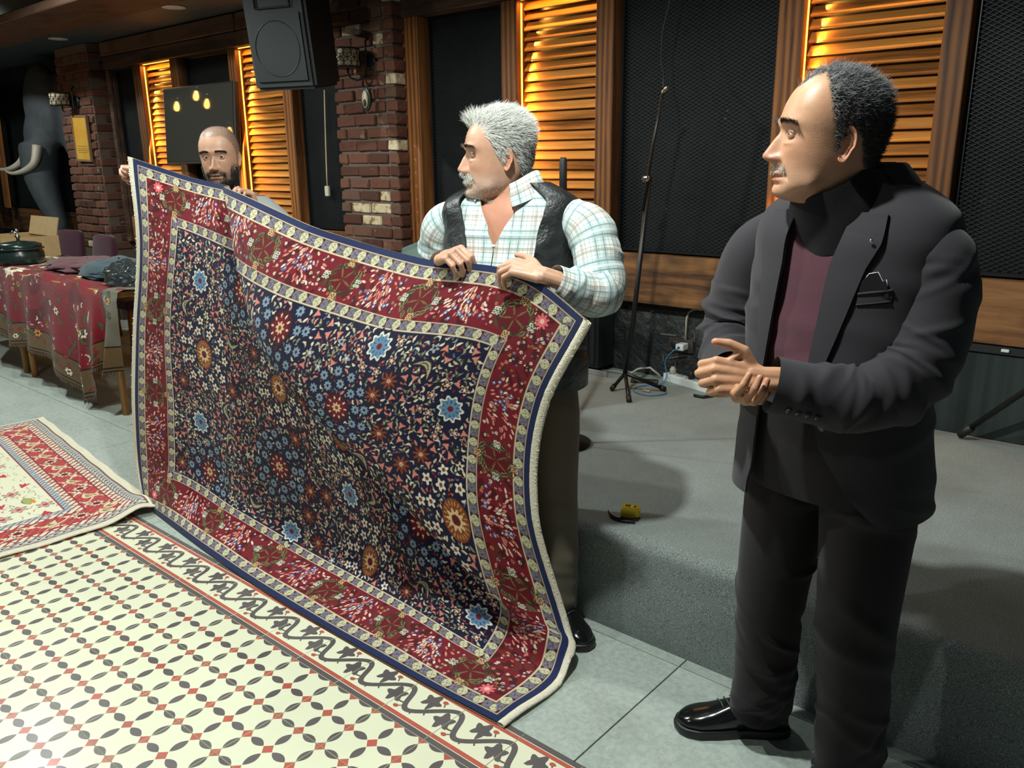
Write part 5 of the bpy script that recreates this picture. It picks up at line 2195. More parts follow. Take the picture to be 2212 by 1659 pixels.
def shoe(parent, heel, ang, ln=.295, wd=.104, lace=True, label=None, h=.085):
    """polished lace-up on a thick rubber sole; heel is the floor point under the heel"""
    r = ob('shoe', box_me('shoe', .01, .01, .01, M['sole']), None)   # replaced below
    bpy.data.objects.remove(r)
    a = radians(ang)
    fx, fy = np.array([cos(a), sin(a), 0]), np.array([-sin(a), cos(a), 0])
    x = np.linspace(0, 1, 34)
    wx = np.interp(x, [0, .04, .15, .4, .62, .8, .92, .98, 1], [.20, .30, .345, .33, .43, .47, .38, .22, .04]) * wd
    hz = np.interp(x, [0, .05, .2, .38, .5, .7, .88, .97, 1], [.060, .082, .10, .10, .088, .064, .050, .036, .026])
    acc = Acc()
    n = 26
    th = np.linspace(0, 2 * pi, n, endpoint=False)
    V = np.zeros((34, n, 3))
    for i in range(34):
        c, s = np.cos(th), np.sin(th)
        yy = wx[i] * np.sign(c) * np.abs(c) ** .8
        zz = .026 + np.where(s > 0, (hz[i] - .018) * np.abs(s) ** .75, -.004)
        V[i] = np.array(heel) + fx * (x[i] * ln) + fy * yy[:, None] + np.array([0, 0, 1.0]) * zz[:, None]
    acc.add(V, ring_quads(34, n))
    for i in (0, 33):
        W_ = np.concatenate([V[i], V[i].mean(axis=0)[None]])
        kk = np.arange(n)
        acc.add(W_, np.stack([kk, (kk + 1) % n, np.full(n, n)], axis=1))
    up = acc.build('shoe', M['shoe'], parent)
    so = Acc()
    zs = [(.0, 1.00), (.003, 1.03), (.012, 1.045), (.022, 1.045), (.026, 1.03), (.027, .8)]
    o = np.concatenate([np.stack([x * ln, wx], 1), np.stack([x[::-1] * ln, -wx[::-1]], 1)])
    c0 = np.array([ln / 2, 0])
    S = np.zeros((len(zs), len(o), 3))
    for i, (z, k) in enumerate(zs):
        q = c0 + (o - c0) * np.array([k * 1.01, k * 1.05])
        S[i] = np.array(heel) + fx * q[:, :1] + fy * q[:, 1:] + np.array([0, 0, z])
    so.add(S, ring_quads(len(zs), len(o)))
    W_ = np.concatenate([S[0], S[0].mean(axis=0)[None]])
    kk = np.arange(len(o))
    so.add(W_, np.stack([kk, (kk + 1) % len(o), np.full(len(o), len(o))], axis=1))
    sl = so.build('sole', M['sole'], None)
    sl.parent = up
    sl.matrix_parent_inverse = Matrix.Identity(4)
    sl.location = -Vector(parent.location)
    if lace:
        m = MB()
        for k in range(4):
            q = .44 + .055 * k
            hh = float(np.interp(q, x, hz)) + .012
            b = np.array(heel) + fx * (q * ln) + np.array([0, 0, hh])
            m.tube([b - fy * .022 + fx * .006 - np.array([0, 0, .006]), b, b + fy * .022 - fx * .006 - np.array([0, 0, .006])], .0026, 6)
        b = np.array(heel) + fx * (.44 * ln) + np.array([0, 0, .108])
        for sg in (1, -1):
            m.tube(smooth_pts([b, b + fy * .02 * sg + np.array([0, 0, .010]), b + fy * .032 * sg + fx * .012, b + fy * .02 * sg + fx * .02 - np.array([0, 0, .008]), b], 4), .0016, 5)
        l = m.build('laces', M['button'], None)
        l.parent = up
        l.location = -Vector(parent.location)
    return up

# ================================================================ people
def hair_mask(tab):
    a, zz = zip(*tab)
    def f(y, z, x):
        ang = np.degrees(np.arctan2(np.abs(y), x))
        return ss(z - np.interp(ang, a, zz), -.006, .006) * (z > -.09)
    return f


def place(V, Mx, s, O):
    return np.asarray(V).reshape(-1, 3) @ (Mx * s).T + np.array(O)


def head_on(acc, P, O, s, yaw, pitch, roll, look, open_=.0043, iris=(.05, .028, .015), ear_flare=.45):
    V, F, C = make_head(P)
    Mx = rot3(yaw, pitch, roll)
    acc.add(place(V, Mx, s, O), F, C.reshape(-1, 3))
    for sd in (1, -1):
        e, f, c = ear_grid(sd, P['skin'], flare=ear_flare, size=P.get('ear', 1.0))
        acc.add(place(e, Mx, s, O), f, c.reshape(-1, 3))
        # seat each eyeball just behind the lids
        m = (np.abs(V[..., 1] - sd * .031) < .004) & (np.abs(V[..., 2]) < .004) & (V[..., 0] > .03)
        xs_ = V[..., 0][m].max()
        lk = np.array(look)
        for v, ff, cc in eye_grid(sd * .031, xs_ - .0110, lk, open_, iris, P['skin']):
            acc.add(place(v, Mx, s, O), ff, cc.reshape(-1, 3))
    return V, Mx


def roots_on(V, mask, n, seed, dens=None):
    rr = np.random.default_rng(seed)
    du = np.linalg.norm(np.gradient(V, axis=1), axis=2)
    dv = np.linalg.norm(np.gradient(V, axis=0), axis=2)
    w = du * dv * mask
    if dens is not None:
        w = w * dens
    w = w.ravel() / w.sum()
    i = rr.choice(w.size, n, p=w)
    P = V.reshape(-1, 3)[i] + rr.normal(0, .0012, (n, 3))
    N = P - np.array([-.008, 0, .0]) * 1.0
    N[:, 2] *= .9
    N /= np.linalg.norm(N, axis=1, keepdims=True)
    return P, N, rr


def brows(acc, V, Mx, s, O, col, n=170, zb=.0225, seed=5, L=.012):
    for sd in (1, -1):
        rr = np.random.default_rng(seed + sd)
        t = rr.random(n)
        y = sd * (.011 + .041 * t)
        z = zb + .005 * np.sin(t * 2.4) - .004 * t * t + rr.normal(0, .0018, n)
        x = np.zeros(n)
        fr = V[..., 0] > 0
        pts = V[fr]
        for i in range(n):
            d = (pts[:, 1] - y[i]) ** 2 + (pts[:, 2] - z[i]) ** 2
            x[i] = pts[np.argmin(d), 0]
        R = np.stack([x - .0005, y, z], 1)
        D = np.stack([np.full(n, .45), sd * (.6 + .5 * t), .45 - .7 * t], 1) + rr.normal(0, .15, (n, 3))
        v, f, c = strands(R, D, rr.uniform(.6, 1.1, n) * L, rr.normal(0, .12, n), np.full(n, .00045), np.array(col) * rr.uniform(.6, 1.3, (n, 1)), 4, seed)
        acc.add(place(v, Mx, s, O), f, c)


def whiskers(acc, V, Mx, s, O, mask, n, L, col, seed, out=.7, down=.7, rad=.0005, curl=.1):
    R, N, rr = roots_on(V, mask, n, seed)
    D = N * out + np.array([0.05, 0, -down]) + rr.normal(0, .22, (n, 3))
    D[:, 1] += np.sign(R[:, 1]) * .25
    v, f, c = strands(R, D, rr.uniform(.6, 1.15, n) * L, rr.normal(0, curl, n), np.full(n, rad), np.array(col) * rr.uniform(.55, 1.3, (n, 1)), 4, seed)
    acc.add(place(v, Mx, s, O), f, c)


# ---------------------------------------------------------------- 1: silver-haired man in a leather vest
PR = (1.78, .86, 0)
p1 = thing('person', 'silver-haired man in plaid shirt and black leather vest holding the carpet edge', 'person', PR)
SK1 = np.array([.56, .315, .215])
T1, A1 = (1.765, .868), 288
hl1 = hair_mask([(0, .076), (22, .084), (40, .074), (55, .046), (66, .022), (76, -.004), (84, -.022), (90, .002), (100, .022), (114, .008), (128, -.035), (150, -.062), (180, -.068)])
R1 = [[q[0], q[1], q[2] * (.87 if q[0] > -.10 else 1), q[3]] for q in HROWS]
H1 = dict(rows=R1, skin=SK1, brow=.006, cheek=.004, jowl=.16, throat=.022, bag=.003, fold=.0022, lines=.0007, neck=(-.045, -.03),
          nose=[0, .004, .0115, .0185, .0250, .0295, .0275, .0195, .006, 0], stubble=((.55, .52, .48), .42), scalp=((.42, .40, .38), .8), hairline=hl1, mz=-.079, chin=.004, ear=1.06)
O1, S1 = (1.737, .846, 1.562), 1.05
acc = Acc()
V1, M1 = head_on(acc, H1, O1, S1, 234, -2, 0, (1, .05, -.30), .0030, ear_flare=.5)
body_rows = [(.86, 0, .15, .11, .10), (1.0, .01, .15, .12, .10), (1.2, .01, .16, .115, .10), (1.34, 0, .165, .1, .10), (1.40, -.005, .15, .088, .09), (1.44, -.01, .10, .072, .08), (1.475, -.008, .07, .064, .066)]
torso(acc, T1, A1, body_rows, 60, 50, col=SK1 * np.array([1, .82, .78]))
skin_hand(acc, make_hand((1.655, .672, 1.262), (.80, -.30, .22), (.10, -.45, .85), True, ((52, 62, 30), (56, 64, 30), (58, 62, 28), (55, 58, 26)),
                         ((.7, .35, -.35), (.95, .0, -.2), (1, -.1, .15)), 1.02, .4, fore=(-.55, .55, -.4)), SK1 * 1.02)
skin_hand(acc, make_hand((2.035, .690, 1.238), (-.86, -.28, .22), (.15, -.35, .9), False, ((30, 45, 25), (34, 48, 25), (38, 50, 25), (42, 50, 25)),
                         ((.75, .55, .15), (.95, .35, .0), (1, .1, -.15)), 1.02, .3, fore=(.55, .75, -.35)), SK1)
acc.build('body', M['skin'], p1)
# hair: short at the sides, full and swept back on top, a forelock over the brow
acc = Acc()
mk = hl1(V1[..., 1], V1[..., 2], V1[..., 0])
n = 10500
R, N, rr = roots_on(V1, mk, n, 21)
x, y, z = R.T
top = ss(z, .02, .085)
D = N * (.30 + .10 * top)[:, None]
D[:, 0] -= .75 * (1 - ss(x, .06, .085))
D[:, 0] += .22 * ss(x, .062, .085)
D[:, 2] += .35 * ss(x, .055, .085)
D[:, 2] += .12 * top - .55 * (1 - top)
D += rr.normal(0, .10, D.shape)
L = .016 + .022 * top + .008 * ss(x, .05, .08)
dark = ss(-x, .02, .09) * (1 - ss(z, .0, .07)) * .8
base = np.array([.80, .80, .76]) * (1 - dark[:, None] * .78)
col = base * rr.uniform(.65, 1.1, (n, 1))
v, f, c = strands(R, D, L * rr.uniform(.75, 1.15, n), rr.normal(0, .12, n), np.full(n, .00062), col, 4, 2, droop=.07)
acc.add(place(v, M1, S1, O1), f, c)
# moustache
mm = (V1[..., 0] > .06) * G(V1[..., 2], -.064, .0075) * (np.abs(V1[..., 1]) < .034)
whiskers(acc, V1, M1, S1, O1, mm, 900, .013, (.74, .72, .66), 31, .6, .75, .0006)
jw = (V1[..., 0] > -.01) * ss(-V1[..., 2], .075, .10) * (V1[..., 2] > -.135) * (np.abs(V1[..., 1]) > .0)
whiskers(acc, V1, M1, S1, O1, jw, 1500, .0035, (.55, .53, .50), 32, .8, .5, .00035)
brows(acc, V1, M1, S1, O1, (.09, .075, .065), 330, .0205)
acc.build('hair', M['hair'], p1)
# shirt
rows = [(.84, 0, .178, .13, .12), (.95, .02, .186, .155, .125), (1.06, .025, .188, .16, .125), (1.18, .02, .186, .148, .122), (1.29, .008, .192, .128, .122),
        (1.37, .0, .200, .108, .116), (1.42, -.005, .192, .090, .105), (1.455, -.010, .150, .076, .090), (1.48, -.010, .105, .070, .078)]
acc = Acc()


def vopen(z):
    h = radians(np.interp(z, [0, 1.30, 1.36, 1.42, 1.48], [.2, .2, 6, 16, 30]))
    return (h, 2 * pi - h)


fl = folds_fn(3, 26, 1.0, .006, [1.05, 1.2, 1.3], .08, (.012, .03), .06)
torso(acc, T1, A1, rows, 120, 120, fl, vopen, 0.0, thick=.003)
fa = folds_fn(5, 64, .56, .0075, [.3, .45, .55, .62, .8], .10, (.006, .015), .035)
limb(acc, [(1.93, .920, 1.385), (2.02, .925, 1.345), (2.072, .905, 1.25), (2.098, .880, 1.175), (2.085, .800, 1.180), (2.055, .712, 1.222)],
     [(.052, .052), (.074, .072), (.072, .072), (.074, .072), (.060, .060), (.042, .046)], 64, 110, (0, 0, 1), fa, 'start')
fa = folds_fn(6, 54, .52, .007, [.35, .5, .65], .12, (.006, .015), .035)
limb(acc, [(1.595, .82, 1.385), (1.535, .81, 1.345), (1.495, .83, 1.24), (1.51, .825, 1.165), (1.565, .765, 1.185), (1.632, .700, 1.243)],
     [(.052, .052), (.070, .070), (.068, .070), (.066, .066), (.056, .056), (.042, .044)], 64, 100, (0, 0, 1), fa, 'start')
shirt = acc.build('shirt', M['plaid'], p1, uv=True)
# collar: stands at the back of the neck and falls open in front
acc = Acc()
crow = [(1.455, -.008, .098, .076, .080), (1.485, -.006, .084, .070, .074), (1.515, -.002, .080, .068, .074), (1.517, -.002, .086, .073, .080), (1.48, -.004, .104, .080, .090), (1.452, -.002, .122, .088, .100)]
a = radians(A1)
f_, l_ = np.array([cos(a), sin(a), 0]), np.array([-sin(a), cos(a), 0])
ph = np.linspace(radians(24), radians(318), 80)
G_ = np.zeros((len(crow), 80, 3))
for i, (zc, fw, wa, bf, bb) in enumerate(crow):
    dep = np.where(np.cos(ph) > 0, bf, bb)
    drop = .045 * np.clip(np.cos(ph), 0, 1) ** 2
    G_[i] = np.array([T1[0], T1[1], 0]) + f_ * (np.cos(ph) * dep + fw + .03 * np.clip(np.cos(ph), 0, 1))[:, None] + l_ * (np.sin(ph) * wa)[:, None] + np.array([0, 0, 1]) * (zc - drop)[:, None]
uvc = np.stack(np.meshgrid(ph * .09, np.arange(len(crow)) * .025), axis=-1)
acc.add(G_, ring_quads(len(crow), 80, False), (1, 1, 1), uvc)
co = acc.build('collar', M['plaid'], p1, uv=True)
for zb in (1.30, 1.20, 1.10):
    mbt = MB()
    r_ = [np.interp(zb, [q[0] for q in rows], [q[k] for q in rows]) for k in (1, 3)]
    c = np.array([T1[0], T1[1], zb]) + f_ * (r_[0] + r_[1] + .001)
    mbt.tube([c, c + f_ * .003], .0055, 12)
    mbt.build('button', M['white_plastic'], p1, loc=-Vector(PR))
# leather vest
acc = Acc()


def vest_phi(z):
    l = radians(np.interp(z, [.86, 1.1, 1.3, 1.40, 1.47], [22, 26, 33, 36, 44]))
    r = radians(np.interp(z, [.86, 1.1, 1.3, 1.40, 1.47], [20, 20, 22, 30, 44]))
    return (l, 2 * pi - r)


vrows = [(.855, 0, .245, .165, .15), (.93, .015, .250, .172, .15), (1.04, .025, .240, .172, .148), (1.16, .02, .226, .160, .140), (1.27, .008, .214, .140, .132),
         (1.35, .0, .212, .122, .127), (1.40, -.003, .222, .106, .118), (1.435, -.006, .205, .092, .106), (1.462, -.010, .155, .084, .096), (1.482, -.010, .112, .078, .086)]
fv = folds_fn(8, 34, 1.0, .005, [.95, 1.05, 1.2, 1.35], .07, (.010, .03), .10)
torso(acc, T1, A1, vrows, 130, 130, fv, vest_phi, .004, thick=.006)
vest = acc.build('vest', M['leather'], p1)
# armhole rims and pocket welt
mb = MB()
w0 = np.array([T1[0], T1[1], 1.255])
pw = []
for q in np.linspace(radians(37), radians(66), 9):
    dep, wd_ = .146, .198
    pw.append(w0 + f_ * (np.sign(cos(q)) * abs(cos(q)) ** .85 * dep + .014) + l_ * (abs(sin(q)) ** .85 * wd_) + np.array([0, 0, .012 * (q - 1)]))
mb.tube(pw, .005, 6)
mb.build('pocket_welt', M['leather'], vest, loc=-Vector(PR))
# trousers, belt line and shoes
acc = Acc()
for pts, sd in (([(1.855, .895, .90), (1.875, .895, .78), (1.895, .895, .48), (1.905, .90, .25), (1.905, .895, .075)], 11), ([(1.685, .86, .90), (1.665, .86, .78), (1.65, .88, .48), (1.645, .90, .25), (1.645, .91, .075)], 12)):
    ff = folds_fn(sd, 22, .85, .006, [.15, .5, .85, .93], .06, (.014, .03), .05)
    limb(acc, pts, [(.115, .115), (.112, .112), (.094, .094), (.086, .088), (.082, .092)], 56, 90, (1, 0, 0), ff)
torso(acc, T1, A1, [(.80, 0, .178, .12, .12), (.88, .01, .184, .135, .12), (.93, .015, .184, .145, .12)], 60, 16)
acc.build('trousers', M['khaki'], p1)
shoe(p1, (1.850, .955, 0), 334, .275)
shoe(p1, (1.645, .975, 0), 276, .275)
MB().lathe([(.0100, -.003), (.0118, -.003), (.0118, .003), (.0100, .003)], 16).build('ring', M['chrome'], p1, tuple(Vector((1.722, .640, 1.278)) - Vector(PR)), (.4, 1.2, 0))

# ---------------------------------------------------------------- 2: man in the dark suit
PS = (2.84, .76, 0)
p2 = thing('person', 'man in a dark charcoal suit and maroon sweater with hands clasped', 'person', PS)
SK2 = np.array([.52, .275, .165])
T2, A2 = (2.845, .752), 262
hl2 = hair_mask([(0, .086), (10, .090), (20, .106), (38, .116), (56, .098), (68, .060), (76, .022), (82, -.012), (87, -.030), (92, .000), (102, .022), (116, .006), (130, -.040), (152, -.062), (180, -.066)])
R2 = [list(q) for q in HROWS]
for q in R2:
    if q[0] > -.10:
        q[2] *= .90
    if .03 < q[0] < .12:
        q[1] *= .985
H2 = dict(rows=R2, skin=SK2, brow=.0045, cheek=.004, jowl=.20, throat=.010, bag=.004, fold=.0030, neck=(-.055, -.03),
          nose=[0, .004, .0105, .0185, .0255, .0305, .0300, .0225, .007, 0], stubble=((.34, .28, .24), .16), scalp=((.09, .085, .085), .75), hairline=hl2, mz=-.0795, chin=.003, ear=1.10)
O2, S2 = (2.805, .682, 1.584), 1.08
acc = Acc()
V2, M2 = head_on(acc, H2, O2, S2, 217, -6, 0, (1, .12, -.30), .0030, ear_flare=.5)
torso(acc, T2, A2, [(.86, 0, .15, .11, .10), (1.2, .0, .16, .115, .10), (1.40, -.005, .14, .088, .09), (1.44, -.01, .10, .072, .08), (1.49, -.03, .07, .070, .066)], 60, 40, col=SK2)
# left hand closed over the right one
skin_hand(acc, make_hand((2.778, .488, 1.100), (-.80, -.55, .10), (.30, -.80, .45), False, ((58, 88, 50), (62, 90, 50), (64, 90, 50), (66, 88, 46)),
                         ((.55, .75, .35), (.95, .30, .10), (1, .05, -.05)), 1.06, .1, fore=(.80, .56, -.02)), SK2 * np.array([1.06, 1.04, 1.02]))
skin_hand(acc, make_hand((2.690, .552, 1.080), (.55, -.80, -.22), (-.20, -.42, -.88), True, ((26, 52, 34), (28, 56, 36), (30, 58, 36), (32, 56, 34)),
                         ((.9, .25, -.25), (1, .0, -.15), (1, -.2, -.05)), 1.06, .2, fore=(-.45, .85, .1)), SK2 * np.array([1.02, 1.0, .98]))
acc.build('body', M['skin'], p2)
acc = Acc()
mk = hl2(V2[..., 1], V2[..., 2], V2[..., 0])
n = 13000
R, N, rr = roots_on(V2, mk, n, 41, 1 - .45 * ss(V2[..., 0], .035, .07))
x, y, z = R.T
top = ss(z, .02, .09)
D = N * (.36) + rr.normal(0, .22, (n, 3))
D[:, 0] -= .6
D[:, 2] -= .35 * (1 - top)
L = .010 + .014 * top + .004 * ss(-x, .03, .09) * ss(z, -.02, .05)
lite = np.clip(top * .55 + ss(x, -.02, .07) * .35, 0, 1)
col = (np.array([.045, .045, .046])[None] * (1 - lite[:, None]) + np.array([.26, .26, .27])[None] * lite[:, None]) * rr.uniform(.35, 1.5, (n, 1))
v, f, c = strands(R, D, L * rr.uniform(.7, 1.2, n), rr.normal(0, .5, n), np.full(n, .0006), col, 4, 4, droop=.05, wave=.3)
acc.add(place(v, M2, S2, O2), f, c)
mm = (V2[..., 0] > .06) * G(V2[..., 2], -.065, .006) * (np.abs(V2[..., 1]) < .033)
whiskers(acc, V2, M2, S2, O2, mm, 420, .0065, (.58, .54, .48), 33, .6, .8, .00045)
brows(acc, V2, M2, S2, O2, (.065, .052, .045), 330, .0200)
acc.build('hair', M['hair'], p2)
# sweater
jr = [(.785, 0, .226, .170, .165), (.87, .0, .222, .170, .160), (.97, .01, .212, .168, .150), (1.08, .01, .206, .162, .142), (1.20, .0, .213, .152, .145),
      (1.32, -.006, .216, .137, .146), (1.39, -.010, .220, .124, .140), (1.438, -.014, .202, .104, .124), (1.480, -.018, .148, .082, .102), (1.508, -.014, .100, .074, .086), (1.522, -.010, .086, .072, .080)]
acc = Acc()
sr = [(z_, fw, a_ - .016, b_ - .014, c_ - .014) for z_, fw, a_, b_, c_ in jr if z_ > 1.0] + [(1.535, -.006, .068, .060, .066)]
torso(acc, T2, A2, sr, 90, 90, folds_fn(14, 16, 1.0, .006, [1.05, 1.1, 1.2], .05, (.012, .028), .08))
acc.build('sweater', M['maroon'], p2)
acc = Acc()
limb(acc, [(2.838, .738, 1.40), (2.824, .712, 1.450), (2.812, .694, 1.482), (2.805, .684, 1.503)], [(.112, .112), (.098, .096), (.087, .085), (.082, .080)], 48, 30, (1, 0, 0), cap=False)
acc.build('shaded_collar', M['shade_knit'], p2)  # sweater collar coloured near-black in place of shadow under the jaw
# jacket
acc = Acc()


def jl(z): return np.interp(z, [.785, .85, .95, 1.1, 1.33, 1.45, 1.515], [48, 28, 12, 4, 6, 12, 30])
def jrr(z): return np.interp(z, [.785, .85, .95, 1.1, 1.33, 1.45, 1.515], [30, 27, 25, 23, 20, 20, 34])


fj = folds_fn(15, 30, 1.0, .0065, [.9, 1.05, 1.15, 1.25], .07, (.012, .03), .12)
torso(acc, T2, A2, jr, 140, 140, fj, lambda z: (radians(jl(z)), 2 * pi - radians(jrr(z))), 0.0, thick=.006)
fs = folds_fn(17, 70, .62, .0075, [.25, .40, .48, .55, .62, .75], .08, (.006, .014), .05)
limb(acc, [(2.98, .738, 1.40), (3.020, .732, 1.345), (3.034, .710, 1.235), (3.012, .662, 1.118), (2.955, .600, 1.070), (2.872, .540, 1.075), (2.798, .492, 1.094)],
     [(.052, .052), (.076, .074), (.080, .078), (.082, .080), (.072, .070), (.064, .062), (.060, .058)], 72, 130, (0, 0, 1), fs, cap=False)
fs = folds_fn(18, 60, .60, .007, [.35, .45, .55], .09, (.006, .014), .05)
limb(acc, [(2.67, .785, 1.39), (2.622, .785, 1.335), (2.590, .775, 1.235), (2.585, .745, 1.125), (2.615, .665, 1.083), (2.664, .580, 1.083)],
     [(.052, .052), (.072, .072), (.074, .074), (.072, .072), (.060, .060), (.046, .046)], 64, 110, (0, 0, 1), fs, cap=False)
jacket = acc.build('jacket', M['suit'], p2)
a = radians(A2)
f_, l_ = np.array([cos(a), sin(a), 0]), np.array([-sin(a), cos(a), 0])
for sg in (1, -1):
    acc = Acc()
    lw = lambda z: np.interp(z, [1.06, 1.12, 1.28, 1.38, 1.43, 1.47], [1, 6, 14, 19, 18, 16])
    if sg > 0:
        ph_ = lambda z: (radians(jl(z) - 1.5), radians(jl(z) + lw(z)))
    else:
        ph_ = lambda z: (2 * pi - radians(jrr(z) + lw(z)), 2 * pi - radians(jrr(z) - 1.5))
    torso(acc, T2, A2, [q for q in jr if 1.06 < q[0] < 1.48], 30, 60, None, ph_, .009, thick=.005)
    acc.build('lapel', M['suit'], jacket, ).location = -Vector((0, 0, 0))
    jacket.children[-1].data.transform(Matrix.Translation(-Vector(PS)))
acc = Acc()
cr = [(1.452, -.016, .176, .096, .114), (1.492, -.014, .120, .080, .096), (1.530, -.010, .088, .075, .084), (1.534, -.010, .082, .070, .078), (1.48, -.014, .112, .07, .088)]
ph = np.linspace(radians(52), radians(308), 70)
G_ = np.zeros((len(cr), 70, 3))
for i, (zc, fw, wa, bf, bb) in enumerate(cr):
    dep = np.where(np.cos(ph) > 0, bf, bb) + .008
    G_[i] = np.array([T2[0], T2[1], 0]) + f_ * (np.cos(ph) * dep + fw)[:, None] + l_ * (np.sin(ph) * (wa + .006))[:, None] + np.array([0, 0, zc])
acc.add(G_, ring_quads(len(cr), 70, False))
cl = acc.build('collar', M['suit'], jacket)
cl.data.transform(Matrix.Translation(-Vector(PS)))


def on_jacket(phi_deg, z, off=0.0):
    r_ = [np.interp(z, [q[0] for q in jr], [q[k] for q in jr]) for k in (1, 2, 3)]
    q = radians(phi_deg)
    return np.array([T2[0], T2[1], z]) + f_ * (np.sign(cos(q)) * abs(cos(q)) ** .85 * (r_[2] + off) + r_[0]) + l_ * (np.sign(sin(q)) * abs(sin(q)) ** .85 * (r_[1] + off))


# breast pocket welt and folded square
mb = MB()
lo = [on_jacket(q, 1.262 + .0006 * (q - 30), .004) for q in np.linspace(21, 40, 9)]
hi = [on_jacket(q, 1.284 + .0006 * (q - 30), .005) for q in np.linspace(21, 40, 9)]
V, F = [], []
for p in (lo, hi):
    V += [tuple(q) for q in p]
F = [(k, k + 1, 9 + k + 1, 9 + k) for k in range(8)]
mb.add(V, F)
mb.tube(hi, .003, 6).tube(lo, .0015, 6)
mb.build('breast_pocket', M['suit'], jacket, loc=-Vector(PS))
sq = MB()
c0 = on_jacket(29, 1.284, .008)
rt = (on_jacket(33, 1.284, .008) - on_jacket(25, 1.284, .008))
rt /= np.linalg.norm(rt)
upv = np.array([0, 0, 1.0])
out = np.cross(rt, upv)
pk = [(-.030, -.012), (-.024, .018), (-.012, .036), (.004, .040), (.014, .022), (.020, .026), (.030, -.010)]
V = [tuple(c0 + rt * a_ + upv * b_ - out * .003) for a_, b_ in pk] + [tuple(c0 + rt * a_ + upv * b_ - out * .008) for a_, b_ in pk]
F = [tuple(range(6, -1, -1)), tuple(range(7, 14))] + [(k, (k + 1) % 7, 7 + (k + 1) % 7, 7 + k) for k in range(7)]
sq.add(V, F)
s_o = sq.build('pocket_square', cloth('black_silk', (.012, .010, .014), .4, 600), jacket, loc=-Vector(PS))
ln_ = MB()
edge = [tuple(c0 + rt * a_ + upv * b_ - out * .0095) for a_, b_ in pk]
ln_.tube(edge, .0011, 5)
ln_.tube([tuple(c0 + rt * -.020 + upv * .008 - out * .010), tuple(c0 + rt * .004 + upv * .020 - out * .010), tuple(c0 + rt * .014 + upv * .020 - out * .010)], .0010, 5)
ln_.build('white_piping', M['white_plastic'], s_o)
# lapel pin, cuff buttons, front button
MB().lathe([(.001, 0), (.004, 0), (.004, .002), (.001, .003)], 10).build('lapel_pin', M['chrome'], jacket, tuple(Vector(on_jacket(22, 1.385, .016)) - Vector(PS)), (pi / 2, 0, radians(A2 + 90)))
for k in range(4):
    q = Vector((2.868, .536, 1.076)).lerp(Vector((2.820, .505, 1.089)), k / 3)
    dv = Vector((.50, -.72, -.55)).normalized()
    b = q + dv * .0645
    MB().tube([b, b + dv * .004], [.0062, .0055], 14).build('cuff_button', M['button'], jacket, tuple(-Vector(PS)))
fb = Vector(on_jacket(14, 1.0, .008))
MB().tube([fb, fb + Vector(f_) * .004], [.0095, .009], 14).build('front_button', M['button'], jacket, tuple(-Vector(PS)))
# trousers
acc = Acc()
for pts, sd in (([(2.755, .775, .90), (2.745, .77, .75), (2.725, .765, .50), (2.71, .795, .26), (2.697, .822, .098)], 21), ([(2.935, .755, .90), (2.945, .735, .75), (2.955, .705, .50), (2.962, .722, .26), (2.958, .742, .098)], 22)):
    ff = folds_fn(sd, 46, .85, .0085, [.1, .45, .6, .75, .88, .95], .06, (.009, .024), .08)
    limb(acc, pts, [(.112, .112), (.104, .104), (.088, .090), (.080, .084), (.080, .098)], 64, 110, (1, 0, 0), ff)
torso(acc, T2, A2, [(.80, 0, .19, .13, .13), (.90, .0, .195, .148, .13), (1.09, .01, .192, .152, .13)], 60, 24)
acc.build('trousers', M['trouser'], p2)
shoe(p2, (2.752, .872, 0), 216, .30, .108)
shoe(p2, (2.985, .795, 0), 244, .30, .108)

# ---------------------------------------------------------------- 3: bearded man behind the carpet
PB = (.33, .84, 0)
p3 = thing('person', 'bearded man with shaved head looking out over the carpet he holds', 'person', PB)
SK3 = np.array([.47, .265, .175])
T3, A3 = (.300, .845), 316
hl3 = hair_mask([(0, .078), (25, .084), (42, .074), (58, .050), (70, .022), (80, -.012), (88, -.03), (92, .004), (102, .022), (116, .006), (130, -.040), (180, -.064)])
H3 = dict(skin=SK3, brow=.004, cheek=.003, jowl=.03, fold=.0012, neck=(-.02, 0), nose=[0, .004, .010, .0165, .0225, .0265, .0250, .018, .006, 0],
          stubble=((.035, .028, .025), .9), scalp=((.10, .085, .078), .55), hairline=hl3, chin=.006, lip=(.85, .50, .48))
O3, S3 = (.289, .766, 1.573), .965
acc = Acc()
V3, M3 = head_on(acc, H3, O3, S3, 311, 1, -2, (1, .22, .0), .0038, (.035, .02, .012), .42)
torso(acc, T3, A3, [(.86, 0, .14, .1, .09), (1.2, .0, .15, .11, .10), (1.33, 0, .13, .08, .085), (1.37, -.005, .085, .062, .07), (1.43, -.01, .058, .054, .058)], 50, 40, col=SK3)
skin_hand(acc, make_hand((-.060, .640, 1.480), (-.70, -.50, .38), (-.55, .55, .45), True, ((48, 78, 40), (50, 80, 42), (52, 80, 42), (54, 78, 40)),
                         ((.6, .5, -.5), (.9, .1, -.4), (1, -.2, -.3)), .98, .25, fore=(.3, .7, -.6)), SK3 * 1.05)
skin_hand(acc, make_hand((.548, .742, 1.352), (-.1, -.2, .9), (0, .9, .2), False, ((62, 74, 40), (64, 76, 40), (66, 76, 40), (66, 74, 38)),
                         ((.92, .30, -.1), (1, .05, -.1), (1, -.05, -.05)), .98, .2, fore=(.25, .6, -.6)), SK3)
acc.build('body', M['skin'], p3)
acc = Acc()
mk = hl3(V3[..., 1], V3[..., 2], V3[..., 0])
R, N, rr = roots_on(V3, mk, 5200, 51)
